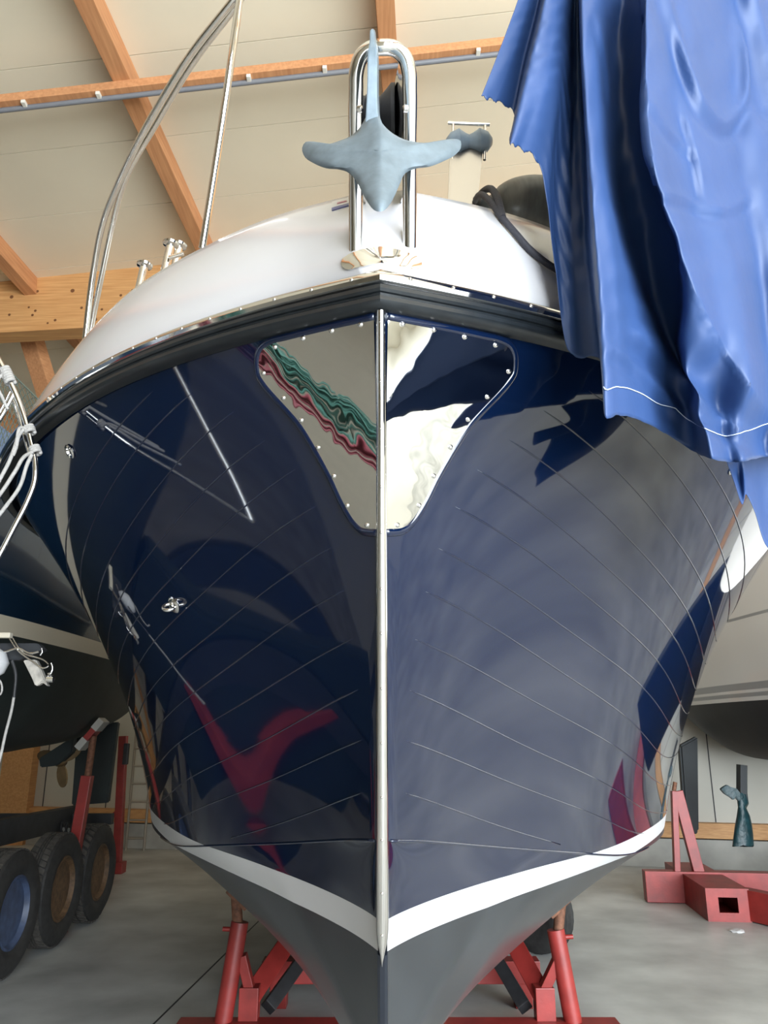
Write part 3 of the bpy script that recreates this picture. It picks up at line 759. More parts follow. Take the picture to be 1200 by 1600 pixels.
# ================================================================== blue tarpaulin
cols = [  # depth offset, image polyline from top to hem
 (0.00, [(838, -90), (806, 10), (778, 85), (752, 151)]),
 (0.02, [(848, -90), (824, 10), (800, 90), (775, 158)]),
 (0.05, [(858, -90), (838, 20), (818, 100), (803, 177)]),
 (-0.03, [(866, -90), (846, 20), (824, 110), (796, 222)]),
 (-0.01, [(880, -90), (868, 20), (852, 130), (815, 232)]),
 (0.03, [(890, -90), (884, 40), (874, 150), (846, 266)]),
 (0.07, [(896, -90), (893, 60), (888, 190), (866, 305), (868, 420)]),
 (0.09, [(899, -90), (898, 80), (897, 240), (892, 400), (888, 548)]),
 (0.08, [(903, -90), (906, 80), (914, 240), (920, 400), (938, 562)]),
 (-0.035, [(906, -90), (908, 60), (916, 200), (930, 400), (944, 647)]),
 (-0.02, [(925, -90), (928, 60), (938, 200), (958, 400), (968, 648)]),
 (0.04, [(950, -90), (952, 60), (962, 200), (985, 400), (1000, 657)]),
 (0.09, [(975, -90), (978, 60), (988, 220), (1024, 420), (1045, 680)]),
 (0.05, [(990, -90), (995, 60), (1004, 240), (1060, 470), (1085, 706)]),
 (-0.07, [(1000, -90), (1000, 60), (1000, 240), (1062, 450), (1112, 717)]),
 (-0.05, [(1035, -90), (1040, 60), (1052, 240), (1105, 450), (1140, 722)]),
 (-0.09, [(1075, -90), (1085, 60), (1100, 200), (1150, 440), (1165, 720)]),
 (-0.02, [(1120, -90), (1140, 60), (1150, 220), (1185, 450), (1195, 713)]),
 (-0.06, [(1165, -90), (1180, 60), (1195, 220), (1222, 450), (1230, 708)]),
 (0.0, [(1215, -90), (1228, 60), (1240, 220), (1262, 450), (1268, 705)]),
 (-0.04, [(1280, -90), (1290, 60), (1300, 220), (1310, 450), (1310, 705)]),
]
def tY(x): return float(np.interp(x, [740, 880, 950, 1000, 1115, 1200, 1320], [1.42, 1.38, 1.37, 1.42, 1.60, 1.76, 1.90]))
NV = 120
grid = []
for dz, poly in cols:
    c2 = catmull([(a, b, 0) for a, b in poly], NV)
    row = []
    for i, (x, y, _) in enumerate(c2):
        t = i/(NV-1)
        row.append(at(x, y, tY(x)+dz*1.5*(0.55+0.45*t)+0.30*(max(0.0, -20-y)/70)**2))
    grid.append(np.array([list(p) for p in row]))
grid = np.array(grid)                       # cols x NV x 3
NU = 260
tt = np.linspace(0, len(cols)-1, NU)
def cm_axis(A, tt):
    n = len(A); m = np.zeros_like(A); m[1:-1] = (A[2:]-A[:-2])/2; m[0] = A[1]-A[0]; m[-1] = A[-1]-A[-2]; m *= 0.9
    i = np.clip(np.floor(tt).astype(int), 0, n-2); u = (tt-i)[:, None, None]
    return (2*u**3-3*u**2+1)*A[i]+(u**3-2*u**2+u)*m[i]+(-2*u**3+3*u**2)*A[i+1]+(u**3-u**2)*m[i+1]
TG = cm_axis(grid, tt)
# soft wrinkles
U_, V_ = np.meshgrid(np.linspace(0, 1, NU), np.linspace(0, 1, NV), indexing='ij')
wr_ = np.zeros((NU, NV))
for k in range(26):
    a = rng.uniform(-0.5, 1.3); fx, fy = rng.uniform(6, 26)*math.cos(a), rng.uniform(3, 16)*math.sin(a)
    wr_ += rng.uniform(0.2, 1)*np.sin(2*math.pi*(fx*U_+fy*V_)+rng.uniform(0, 6.28))*np.exp(-((U_-rng.uniform(0, 1))**2/0.05+(V_-rng.uniform(0, 1))**2/0.06))
TG[..., 1] += 0.0025*wr_
# ridges and swags that run across the folds (pixel paths, converted to real displacement in metres)
c_, s_p = math.cos(PITCH), math.sin(PITCH)
dep = TG[..., 1]*c_+(TG[..., 2]-H)*s_p
PXx = CX+F*TG[..., 0]/dep; PXy = CY-F*(-TG[..., 1]*s_p+(TG[..., 2]-H)*c_)/dep
def ridge(path, wr, wl_, ar, al, y0=-200, y1=900):
    q = catmull([(a, b, 0) for a, b in path], 80)[:, :2]
    T_ = np.gradient(q, axis=0); T_ /= np.linalg.norm(T_, axis=1)[:, None]
    D = np.stack([PXx, PXy], -1)[..., None, :]-q
    k = (D**2).sum(-1).argmin(-1)
    dv = np.take_along_axis(D, k[..., None, None], -2)[..., 0, :]
    sd = dv[..., 0]*T_[k][..., 1]-dv[..., 1]*T_[k][..., 0]      # + right of a downward path
    end = np.minimum(k, 79-k)/10.0
    fade = np.clip(end, 0, 1)
    TG[..., 1] += fade*np.where(sd > 0, -ar*np.exp(-(sd/wr)**2), -ar*np.exp(-(sd/(wl_*0.35))**2)+al*np.exp(-((sd+wl_*0.7)/(wl_*0.6))**2))
ridge([(1002, -90), (996, 40), (998, 160), (1008, 280), (1040, 400), (1085, 500), (1150, 610), (1230, 690)], 70, 40, 0.045, 0.05)
ridge([(1012, -60), (1040, 50), (1075, 130), (1105, 182), (1130, 200), (1158, 170), (1168, 100), (1155, 20)], 13, 18, 0.016, 0.010)
ridge([(1150, -90), (1190, 60), (1215, 200)], 22, 22, 0.02, 0.02)
ridge([(968, 500), (1010, 545), (1060, 590), (1120, 640), (1190, 690)], 30, 25, 0.018, 0.015)
ridge([(950, 540), (985, 565), (1030, 610), (1065, 660)], 18, 18, 0.010, 0.010)
ridge([(1010, 330), (1060, 330), (1120, 335), (1180, 310)], 14, 14, 0.006, 0.006)
ridge([(1000, 180), (1040, 230), (1090, 250)], 12, 12, 0.006, 0.006)
ridge([(930, 20), (955, 100), (960, 160)], 10, 12, 0.008, 0.006)
ridge([(1060, 180), (1085, 260), (1095, 330)], 12, 12, 0.006, 0.006)
# ragged torn edge for the left part, straight hem for the right
rag = 0.006*(rng.random(NU)-0.5)+0.004*np.sin(np.arange(NU)*0.9)
rag *= np.interp(tt, [0, 6, 9, 20], [1, 1, 0.15, 0.15])
TG[:, -1, 2] += rag
tarp = mesh_obj('blue_tarpaulin', TG.reshape(-1, 3), grid_faces(NU, NV), TARP, None, True)
sm = tarp.modifiers.new('thickness', 'SOLIDIFY'); sm.thickness = 0.0012
tag(tarp, 'blue tarpaulin hanging in folds over the starboard bow', 'tarpaulin')
i0 = int(np.searchsorted(tt, 9.0))
st_ = [TG[i, -8]+np.array([0, -0.0025, 0]) for i in range(i0, NU, 2)]
Vt, Ft = tube_geo(np.array(st_), 0.0011, 5); mesh_obj('hem_stitching', Vt, Ft, THREAD, tarp, True)['label'] = 'pale stitched line along the hem'
# loose flap hanging lower at the far right
fl_ = []
for (xs, ys) in (((1128, 700), (1150, 760)), ((1146, 690), (1160, 788)), ((1158, 690), (1166, 772)), ((1172, 690), (1180, 800)), ((1190, 690), (1196, 850)), ((1215, 690), (1222, 875)), ((1240, 690), (1250, 900))):
    q = catmull([at(xs[0], xs[1], tY(xs[0])+0.10), at((xs[0]+ys[0])/2, (xs[1]+ys[1])/2, tY(xs[0])+0.13+0.04*random.random()), at(ys[0], ys[1], tY(xs[0])+0.10)], 14)
    fl_.append(q)
fl_ = cm_axis(np.array(fl_), np.linspace(0, 6, 40))
fo_ = mesh_obj('tarp_flap', fl_.reshape(-1, 3), grid_faces(40, 14), TARP, tarp, True); fo_['label'] = 'torn lower flap of the tarpaulin'
sm = fo_.modifiers.new('thickness', 'SOLIDIFY'); sm.thickness = 0.0012

# ================================================================== red cradle under the main yacht
crd = empty('boat_cradle', 'red steel cradle with jack posts under the navy yacht', 'cradle', M=Matrix.Translation((0.1, 4.8, 0)))
CI = crd.matrix_world.inverted()
def cr(p): return CI@Vector(p)
for s, (tx, ty), (bx_, by_), (jx, jy) in ((-1, (375, 1440), (348, 1600), (369, 1408)), (1, (868, 1452), (896, 1600), (876, 1420))):
    Yp = 4.55
    a, b = at(tx, ty, Yp), at(bx_, by_, Yp-0.02); d = (b-a)/(a.z-b.z); foot = a+d*(a.z-0.02)
    tube('jack_post', [cr(foot), cr(a)], 0.046, RED, crd, 18, smooth_path=False)
    tube('jack_screw', [cr(a-(a-foot).normalized()*0.05), cr(at(jx, jy-6, Yp))], 0.028, RUST, crd, 14, smooth_path=False)
    tube('lock_bolt', [cr(a+Vector((s*0.0, 0, -0.04))), cr(a+Vector((s*0.09, 0, -0.035)))], 0.012, RED, crd, 8)
    # upright box post, slanted struts
    ux = 391 if s < 0 else 849
    u = at(ux, 1540, Yp+0.02); 
    beam('upright', cr((u.x, u.y, 0.02)), cr(u), 0.10, 0.09, RED, crd, up=(0, 1, 0))
    beam('brace', cr(u+Vector((0, 0, -0.02))), cr(at(378 if s < 0 else 875, 1492, Yp)), 0.05, 0.06, RED, crd, up=(0, 1, 0))
    top = at(452 if s < 0 else 800, 1468, Yp+0.35)
    beam('strut', cr(u+Vector((0, 0, -0.06))), cr(top), 0.10, 0.05, RED, crd, up=(0, 1, 0))
    beam('strut', cr(u+Vector((s*-0.09, 0.06, -0.12))), cr(top+Vector((s*-0.12, 0.1, -0.06))), 0.07, 0.06, BLACKR, crd, up=(0, 1, 0))  # black bar standing in for the shaded side of the red strut
    xo = foot.x-s*-0.06
    beam('base_beam', cr((foot.x+s*0.22, Yp-0.02, 0.06)), cr((s*0.15+0.1, Yp-0.02, 0.06)), 0.12, 0.12, RED, crd)
    pd = at(jx+s*-6, jy-8, Yp)
    bm_ = bmesh.new(); bm_box(bm_, (-0.07, -0.08, -0.02), (0.07, 0.08, 0.02), Matrix.Translation(cr(pd))@Matrix.Rotation(s*0.7*-1, 4, 'Y'), 0.006)
    bm_obj('pad', bm_, RUST, crd)
beam('cross_beam', cr((-0.72, 5.15, 0.19)), cr((0.92, 5.15, 0.19)), 0.12, 0.12, RED, crd)
for s in (-1, 1):
    beam('leg', cr((s*0.72+0.1, 5.15, 0.0)), cr((s*0.72+0.1, 5.15, 0.14)), 0.10, 0.10, RED, crd, up=(0, 1, 0))
    beam('side_beam', cr((s*0.5+0.1, 5.2, 0.16)), cr((s*0.5+0.1, 7.6, 0.16)), 0.10, 0.12, RED, crd)
beam('keel_block', cr((-0.15, 5.15, 0.33)), cr((0.35, 5.15, 0.33)), 0.25, 0.16, WOOD, crd)

# ================================================================== generic lofted yacht
def loft(name, stations, mats_z, parent, cap=True):
    """stations: list of (y, cx, [(halfbreadth, z), ...] keel -> deck); mats_z: list of (part name, material, z_lo, z_hi)"""
    n = len(stations[0][2]); NS = 60; NP = 36
    ys = np.array([s[0] for s in stations]); A = np.array([[list(q) for q in s[2]] for s in stations], float); cxs = np.array([s[1] for s in stations])
    tq = np.linspace(0, len(stations)-1, NS)
    Q = cm_axis(A, tq); yq = np.interp(tq, range(len(ys)), ys); cq = np.interp(tq, range(len(ys)), cxs)
    Q2 = np.array([catmull([(a, b, 0) for a, b in sec], NP)[:, :2] for sec in Q])
    bm = bmesh.new()
    for side in (-1, 1):
        vs = [[bm.verts.new((cq[i]+side*max(Q2[i, j, 0], 0), yq[i], Q2[i, j, 1])) for j in range(NP)] for i in range(NS)]
        for i in range(NS-1):
            for j in range(NP-1):
                q = (vs[i][j], vs[i+1][j], vs[i+1][j+1], vs[i][j+1])
                bm.faces.new(q if side > 0 else q[::-1])
    bmesh.ops.remove_doubles(bm, verts=bm.verts, dist=1e-5)
    for _, _, lo, hi in mats_z:
        bmesh.ops.bisect_plane(bm, geom=bm.verts[:]+bm.edges[:]+bm.faces[:], plane_co=(0, 0, lo), plane_no=(0, 0, 1), dist=1e-5)
    outs = []
    for nm, m_, lo, hi in mats_z:
        for sd in ((0,) if lo < -5 else (-1, 1)):
            o = bm_obj(nm, split(bm, lo, hi, sd), m_, parent, True); outs.append(o)
    bm.free()
    # deck and transom
    V = []; 
    for i in range(NS): V += [(cq[i]-Q2[i, -1, 0], yq[i], Q2[i, -1, 1]), (cq[i]+Q2[i, -1, 0], yq[i], Q2[i, -1, 1])]
    mesh_obj('deck', V, [(2*i, 2*i+1, 2*i+3, 2*i+2) for i in range(NS-1)], WHULL, parent, False)
    for i, nm in ((NS-1, 'transom'), (0, 'stem_face')):
        T_ = [(cq[i]+Q2[i, j, 0], yq[i], Q2[i, j, 1]) for j in range(NP)]+[(cq[i]-Q2[i, j, 0], yq[i], Q2[i, j, 1]) for j in range(NP-1, -1, -1)]
        mesh_obj(nm, T_, [tuple(range(len(T_)))], mats_z[-1][1], parent, False)
    return outs

# ---- dark blue yacht on the left
ly = empty('sailing_yacht', 'dark blue sailing yacht with cream waterline stripe at the left', 'boat', M=Matrix.Translation((-3.25, 6.0, 0)))
st_l = [(-4.6, 0.0, [(0.01, 2.15), (0.02, 2.3), (0.03, 2.6), (0.06, 3.05)]),
        (-3.6, 0.0, [(0.02, 1.75), (0.28, 1.95), (0.38, 2.3), (0.50, 3.0)]),
        (-2.4, 0.0, [(0.02, 1.48), (0.52, 1.68), (0.76, 2.25), (0.88, 2.95)]),
        (-1.0, 0.0, [(0.02, 1.38), (0.66, 1.55), (0.96, 2.2), (1.08, 2.9)]),
        (0.8, 0.0, [(0.02, 1.38), (0.68, 1.55), (0.98, 2.2), (1.10, 2.85)]),
        (2.2, 0.0, [(0.02, 1.52), (0.55, 1.70), (0.84, 2.22), (1.00, 2.85)]),
        (3.4, 0.0, [(0.02, 1.85), (0.40, 1.98), (0.66, 2.30), (0.84, 2.90)])]
loft('yl', st_l, [('hull_bottom', LDARK, -9, 2.13), ('waterline_stripe', CREAM, 2.13, 2.235), ('hull_topsides', LNAVY, 2.235, 9)], ly)
# rub strake, coachroof canvas, rudder, propeller
sk = [(1.09-0.0, y, z) for y, z in ((-1.2, 2.86), (0.0, 2.84), (1.5, 2.80))]
tube('rub_strake', [(0.52, -3.6, 2.98), (0.90, -2.4, 2.93), (1.10, -1.0, 2.88), (1.12, 0.8, 2.83), (1.02, 2.2, 2.83)], 0.028, CREAM, ly, 8)
cvp = [(0.95, -2.2, 2.95), (1.08, 0.8, 2.87)]
bm_ = bmesh.new(); bm_box(bm_, (0.10, -2.6, 2.90), (0.86, 2.4, 3.42), None, 0.08); bm_obj('cockpit_cover', bm_, CANVAS, ly)
beam('cover_band', (0.875, -2.4, 3.12), (0.875, 2.2, 3.12), 0.02, 0.07, STRIPE, ly)
r0 = [at(x, y, 8.3) for x, y in ((123, 1135), (186, 1128), (170, 1254), (114, 1258))]
LI = ly.matrix_world.inverted()
prism('rudder', [LI@q for q in r0], 0.09, LDARK, ly, 0.012)
skq = [at(x, y, 7.7) for x, y in ((64, 1185), (118, 1150), (116, 1175), (92, 1196), (66, 1199))]
prism('skeg', [LI@q for q in skq], 0.10, LDARK, ly, 0.01)
ph = LI@at(95, 1190, 7.75)
pr = lathe('propeller', [(0.02, -0.08), (0.045, -0.05), (0.045, 0.05), (0.015, 0.09)], BRONZE, ly, 14, frame_z(ph, (0.1, 1, 0)))
for k in range(3):
    a = k*2*math.pi/3-1.35
    c0 = ph+Vector((0.13*math.cos(a), 0.0, 0.13*math.sin(a)))
    M = frame_z(c0, (math.cos(a+1.57)*0.5, 1, math.sin(a+1.57)*0.5), (math.cos(a), 0, math.sin(a)))
    V = [M@Vector((0.11*math.cos(t), 0.065*math.sin(t), z)) for z in (-0.008, 0.008) for t in np.linspace(0, 2*math.pi, 17)[:-1]]
    mesh_obj('blade', V, [tuple(range(16))[::-1], tuple(range(16, 32))]+[(j, (j+1) % 16, 16+(j+1) % 16, 16+j) for j in range(16)], BRONZE, pr, True, 40)
# pulpit reaching towards the main yacht, with rope lashings
def l_(x, y, Y): return LI@at(x, y, Y)
PY = 2.2
tube('pulpit_tube', [l_(-60, 470, PY), l_(-10, 548, PY), l_(14, 593, PY), l_(34, 640, PY), l_(47, 685, PY), l_(55, 725, PY), l_(54, 752, PY), l_(42, 785, PY), l_(22, 824, PY), l_(0, 866, PY), l_(-60, 970, PY)], 0.0085, STEEL, ly, 12, 90)['label'] = 'bent stainless pulpit tube'
tube('pulpit_tube', [l_(-50, 712, PY), l_(0, 654, PY), l_(21, 616, PY)], 0.0075, STEEL, ly, 12, 20)
tube('pulpit_tube', [l_(-50, 700, PY+0.03), l_(0, 643, PY+0.03), l_(16, 612, PY+0.02)], 0.0065, STEEL, ly, 12, 20)
tube('pulpit_tube', [l_(14, 612, PY+0.02), l_(24, 635, PY+0.02), l_(40, 690, PY+0.02), l_(48, 720, PY+0.02)], 0.0045, STEEL, ly, 10, 24)
tube('pulpit_tube', [l_(-60, 470, PY), LI@Vector((-1.8, 1.8, 3.35)), LI@Vector((-2.6, 1.35, 3.35)), LI@Vector((-3.2, 1.25, 3.2)), LI@Vector((-3.25, 1.6, 3.0))], 0.0085, STEEL, ly, 12, 40)
tube('pulpit_tube', [l_(-60, 970, PY), LI@Vector((-1.6, 1.85, 2.3)), LI@Vector((-2.2, 1.45, 2.52)), LI@Vector((-2.9, 1.35, 2.8)), LI@Vector((-3.22, 1.6, 3.0))], 0.0085, STEEL, ly, 12, 40)
def hank(name, mat_, n, y0, wy, ztop, zbot, lab):
    o = empty(name, lab, 'rope', M=Matrix.Translation((-2.2, y0, zbot))); I = o.matrix_world.inverted()
    for k in range(n):
        a = rng.uniform(-wy, wy); b = rng.uniform(-0.05, 0.05); c = rng.uniform(-wy, wy)
        P = [Vector((-2.2+b, y0+a*0.4, ztop)), Vector((-2.2+b*1.6, y0+a, ztop*0.7+zbot*0.3)), Vector((-2.2+b, y0+c, ztop*0.3+zbot*0.7)), Vector((-2.2, y0+c*0.8, zbot)), Vector((-2.2-b, y0+c*1.1+0.01, ztop*0.4+zbot*0.6)), Vector((-2.2-b, y0+a*0.5, ztop+0.01))]
        tube('rope_turn', [I@q for q in P], 0.007, mat_, o, 6, 40)
hank('rope_hank', ROPEG, 14, 1.36, 0.09, 2.46, 1.80, 'hank of green rope hung on the pulpit of the dark yacht')
hank('rope_hank', ROPER, 8, 1.52, 0.05, 2.40, 1.86, 'hank of dark red rope hung on the pulpit of the dark yacht')
def lash(cx_, cy_, dirv, n, r, rt, spread):
    """turns of rope round a tube"""
    c = at(cx_, cy_, PY); d = Vector(dirv).normalized(); M = frame_z(c, d)
    return [M@Vector((r*math.cos(t), r*math.sin(t), -spread/2+spread*t/(2*math.pi*n))) for t in np.linspace(0, 2*math.pi*n, 14*n)]
tdir = at(34, 640, PY)-at(14, 593, PY)
P = lash(12, 588, tdir, 6, 0.0125, 0, 0.055)
rp = empty('rope_lashing', 'thick white rope lashing wound round the pulpit tube top', 'rope', M=Matrix.Translation(P[0])); RI = rp.matrix_world.inverted()
Vt, Ft = tube_geo(np.array([list(RI@q) for q in P]), 0.0065, 8); mesh_obj('rope_turns', Vt, Ft, ROPEW, rp, True)
tube('rope_tail', [RI@P[0], RI@at(-5, 600, PY-0.02), RI@at(4, 622, PY-0.02), RI@at(12, 640, PY-0.01)], 0.005, ROPEW, rp, 8, 24)
tdir = at(47, 685, PY)-at(34, 640, PY)
for i, (cx_, cy_, paths, lb) in enumerate((
    (46, 672, [[(44, 672), (33, 668), (26, 690), (14, 722), (2, 745), (-30, 800)], [(40, 668), (30, 680), (24, 702), (20, 712)]], 'white rope hitched to the pulpit tube, running down left'),
    (55, 704, [[(52, 706), (40, 712), (24, 736), (6, 764), (-30, 810)], [(50, 710), (44, 722), (30, 762), (10, 790), (-30, 840)]], 'double white rope hitched low on the pulpit tube'))):
    P = lash(cx_, cy_, tdir, 3, 0.013, 0, 0.022)
    rp = empty('mooring_rope', lb, 'rope', M=Matrix.Translation(P[0])); RI = rp.matrix_world.inverted()
    Vt, Ft = tube_geo(np.array([list(RI@q) for q in P]), 0.0058, 8); mesh_obj('hitch', Vt, Ft, ROPEW, rp, True)
    for pa in paths:
        tube('rope_part', [RI@at(x, y, PY-0.012) for x, y in pa], 0.0058, ROPEW, rp, 8, 40)
# safety net
net = []
corner = (at(18, 583, 3.6), at(74, 638, 3.6), at(-30, 720, 3.6), at(-30, 575, 3.6))
def netp(u, v):
    top = corner[3].lerp(corner[0], min(1, u*2)) if u < 0.5 else corner[0].lerp(corner[1], (u-0.5)*2)
    bot = corner[2].lerp(corner[1]+Vector((-0.06, 0, -0.08)), u)
    q = top.lerp(bot, v); q = q+Vector((0, 0.03*math.sin(3*u)*math.sin(3.1*v), 0)); return q
for k in range(-10, 23):
    for sgn in (1, -1):
        pts = []
        for t in np.linspace(0, 1, 12):
            u = k/13+sgn*t*0.45 if sgn > 0 else k/13-t*0.45+0.45*0
            if 0 <= u <= 1: pts.append(netp(u, t))
        if len(pts) > 2: net.append(tube_geo(np.array([list(p) for p in pts]), 0.0021, 4, caps=False))
net.append(tube_geo(np.array([list(netp(u, 0)) for u in np.linspace(0, 1, 30)]), 0.004, 6))
V, Fc = merge_geo(net); no = mesh_obj('safety_net', V, Fc, NETM, None, True); tag(no, 'fine green safety net stretched behind the roped pulpit tube', 'net')

# neighbouring anchor and bow roller with steel guards, low left
sa = empty('stowed_anchor', 'small anchor with chrome shackles hanging in front of dark hull', 'anchor', M=Matrix.Translation(at(40, 1020, 3.2))); SI = sa.matrix_world.inverted()
def s_(x, y, Y=3.2): return SI@at(x, y, Y)
beam('roller_bar', s_(-60, 993), s_(18, 993), 0.03, 0.022, CREAM, sa)
bm_ = bmesh.new(); vs = []
prism('roller_cheek', [s_(-60, 1006, 3.28), s_(62, 1006, 3.28), s_(72, 1016, 3.28), s_(36, 1032, 3.28), s_(-60, 1031, 3.28)], 0.05, DARKF, sa, 0.004)
tube('guard_wire', [s_(14, 996), s_(26, 1014), s_(50, 1033), s_(72, 1043), s_(76, 1040)], 0.0035, STEEL, sa, 8)
tube('guard_wire', [s_(20, 997), s_(28, 1010), s_(34, 1018), s_(72, 1034), s_(76, 1038)], 0.0035, STEEL, sa, 8)
tube('guard_wire', [s_(-20, 1008), s_(4, 1019), s_(28, 1013), s_(50, 1021), s_(61, 1018)], 0.0045, STEEL, sa, 8)
tube('shackle', [s_(65, 1013), s_(66, 1019), s_(63, 1024)], 0.004, STEEL, sa, 8)
tube('shackle', [s_(80, 1036), s_(82, 1044), s_(79, 1052), s_(75, 1053)], 0.005, STEEL, sa, 8)
lathe('shackle_pin', [(0.004, -0.02), (0.014, -0.014), (0.014, 0.010), (0.004, 0.016)], STEEL, sa, 14, frame_z(s_(79, 1061), (1, 0.2, 0)))
fkp = [(38, 1032), (58, 1031), (66, 1046), (74, 1066), (77, 1073), (68, 1066), (62, 1071), (57, 1072), (52, 1060)]
prism('fluke', [s_(x, y, 3.22) for x, y in fkp], 0.03, ZINC, sa, 0.004)
lathe('float_ball', [(0.005, -0.06), (0.035, -0.04), (0.05, 0), (0.035, 0.04), (0.005, 0.06)], STRIPE, sa, 18, frame_z(s_(-6, 1036, 3.2), (0, 0, 1)))
rp = empty('rope', 'white rope with black end sleeve hanging below the small anchor', 'rope', M=Matrix.Translation(at(18, 1032, 3.15))); RI = rp.matrix_world.inverted()
tube('sleeve', [RI@at(19, 1032, 3.15), RI@at(24, 1050, 3.15), RI@at(22, 1090, 3.15)], 0.006, BLACKR, rp, 8, 24)
tube('rope_strand', [RI@at(22, 1088, 3.15), RI@at(18, 1110, 3.15), RI@at(9, 1145, 3.15), RI@at(0, 1185, 3.15), RI@at(-25, 1260, 3.15)], 0.0055, ROPEW, rp, 8, 40)
tube('rope_loop', [RI@at(-12, 1050, 3.15), RI@at(3, 1072, 3.15), RI@at(2, 1083, 3.15), RI@at(-14, 1092, 3.15)], 0.004, ROPEW, rp, 8, 20)

# red posts under the dark yacht
def stand_post(name, a, b, lab, extra):
    o = empty(name, lab, 'boat stand', M=Matrix.Translation((b[0], b[1], 0))); I = o.matrix_world.inverted()
    extra(o, I); return o
Yr = 6.86
def ex1(o, I):
    a, m_ = at(137, 1212, Yr), at(146, 1150, Yr); b = at(121, 1305, Yr); d = (b-a)/(a.z-b.z); f = a+d*(a.z)
    beam('post', I@Vector((f.x, Yr, 0)), I@a, 0.085, 0.085, RED, o, up=(0, 1, 0))
    tube('jack_screw', [I@(a-Vector((0, 0, 0.05))), I@m_], 0.03, RUST, o, 12)
    M = Matrix.Translation(I@at(144, 1147, Yr))@Matrix.Rotation(-0.9, 4, 'Y')
    bm_ = bmesh.new(); bm_box(bm_, (-0.13, -0.07, -0.025), (0.13, 0.07, 0.025), M, 0.004); bm_obj('pad', bm_, RED, o)
    for t in (-0.1, 0.1):
        bm_ = bmesh.new(); bm_box(bm_, (t-0.05, -0.075, -0.03), (t+0.05, 0.075, 0.03), M, 0.004); bm_obj('pad_cap', bm_, PLINTH, o)
stand_post('boat_stand', (0, 0, 0), tuple(at(121, 1305, Yr)), 'slanting red jack post with padded head under dark yacht', ex1)
Yr2 = 9.6
def ex2(o, I):
    a = at(193, 1150, Yr2); b = on_floor(184, 1330)
    t = at(186, 1322, Yr2)
    beam('post', I@Vector((t.x, Yr2, 0)), I@a, 0.09, 0.09, RED, o, up=(0, 1, 0))
    beam('brace', I@at(186, 1266, Yr2), I@at(160, 1290, Yr2), 0.05, 0.05, RED, o, up=(0, 1, 0))
    beam('foot', I@Vector((t.x-0.25, Yr2, 0.06)), I@Vector((t.x+0.08, Yr2, 0.06)), 0.16, 0.12, RED, o)
    q = at(197, 1178, Yr2-0.06); bm_ = bmesh.new(); bm_box(bm_, (-0.03, -0.03, -0.12), (0.03, 0.03, 0.12), Matrix.Translation(I@q), 0.01); bm_obj('handle', bm_, BLACKR, o)
stand_post('boat_stand', (0, 0, 0), tuple(at(186, 1322, Yr2)), 'upright red post with side brace near the wall ladder', ex2)

# ================================================================== trailer with three wheels, left foreground
trl = empty('boat_trailer', 'dark three axle boat trailer with worn tyres', 'trailer', M=Matrix.Translation((-2.9, 6.7, 0)))
TI = trl.matrix_world.inverted()
def wheel(Y, fx, fy, D, wid, rim, lugs):
    R = D/2
    fc = at(fx, fy, Y); x = fc.x; cz = R
    M = Matrix.Translation(TI@Vector((x, Y, cz)))@Matrix.Rotation(math.pi/2, 4, 'Y')     # local z = +X outward
    prof = [(R*0.60, -wid), (R*0.80, -wid-0.01), (R*0.95, -wid+0.02), (R*0.985, -wid+0.06), (R*0.985, -0.06), (R*0.95, -0.02), (R*0.80, 0.01), (R*0.62, -0.005), (R*0.56, -0.03), (R*0.56, -wid+0.03)]
    V, Fc = [], []; seg = 40
    for r, z in prof:
        for j in range(seg): V.append(M@Vector((r*math.cos(2*math.pi*j/seg), r*math.sin(2*math.pi*j/seg), z)))
    n = len(prof)
    for i in range(n):
        for j in range(seg):
            Fc.append((i*seg+j, i*seg+(j+1) % seg, ((i+1) % n)*seg+(j+1) % seg, ((i+1) % n)*seg+j))
    wh = mesh_obj('wheel', V, Fc, TYRE, trl, True, 40)
    # tread blocks
    parts = []
    nb_ = 38 if lugs else 52
    zz = [(-wid+0.035, -wid+0.085), (-wid+0.095, -wid*0.5-0.006), (-wid*0.5+0.006, -0.095), (-0.085, -0.035)] if not lugs else [(-wid+0.03, -wid*0.5-0.004), (-wid*0.5+0.01, -0.03)]
    for k in range(nb_):
        for q, (z0, z1) in enumerate(zz):
            a0 = 2*math.pi*(k+0.5*(q % 2))/nb_; a1 = a0+2*math.pi/nb_*(0.62 if lugs else 0.80)
            tw = 0.10 if lugs else 0.05
            vs = []
            for rr_ in (R*0.97, R*1.0):
                for (aa, z) in ((a0, z0), (a1, z0), (a1+tw, z1), (a0+tw, z1)): vs.append(M@Vector((rr_*math.cos(aa), rr_*math.sin(aa), z)))
            parts.append((np.array([list(v) for v in vs]), [(4, 5, 6, 7), (0, 4, 7, 3), (1, 2, 6, 5), (0, 1, 5, 4), (3, 7, 6, 2)]))
    V, Fc = merge_geo(parts); to = mesh_obj('tread', V, Fc, TYRED, wh, False); to['kind'] = 'stuff'
    lathe('rim', [(R*0.57, -0.05), (R*0.58, -0.02), (R*0.54, -0.015), (R*0.50, -0.05), (R*0.46, -0.10), (R*0.30, -0.11), (R*0.22, -0.08), (R*0.20, -0.06), (R*0.05, -0.055)], rim, wh, 30, M)
    for k in range(6):
        a = k*math.pi/3; c = M@Vector((R*0.37*math.cos(a), R*0.37*math.sin(a), -0.10))
        lathe('nut', [(0.016, -0.01), (0.016, 0.02), (0.008, 0.024)], rim, wh, 6, frame_z(c, (1, 0, 0)))
wheel(5.66, 26, 1440, 0.79, 0.24, RIMB, False)
wheel(6.45, 102, 1395, 0.80, 0.22, RIMR, False)
wheel(7.24, 160, 1362, 0.78, 0.20, RIMR, True)
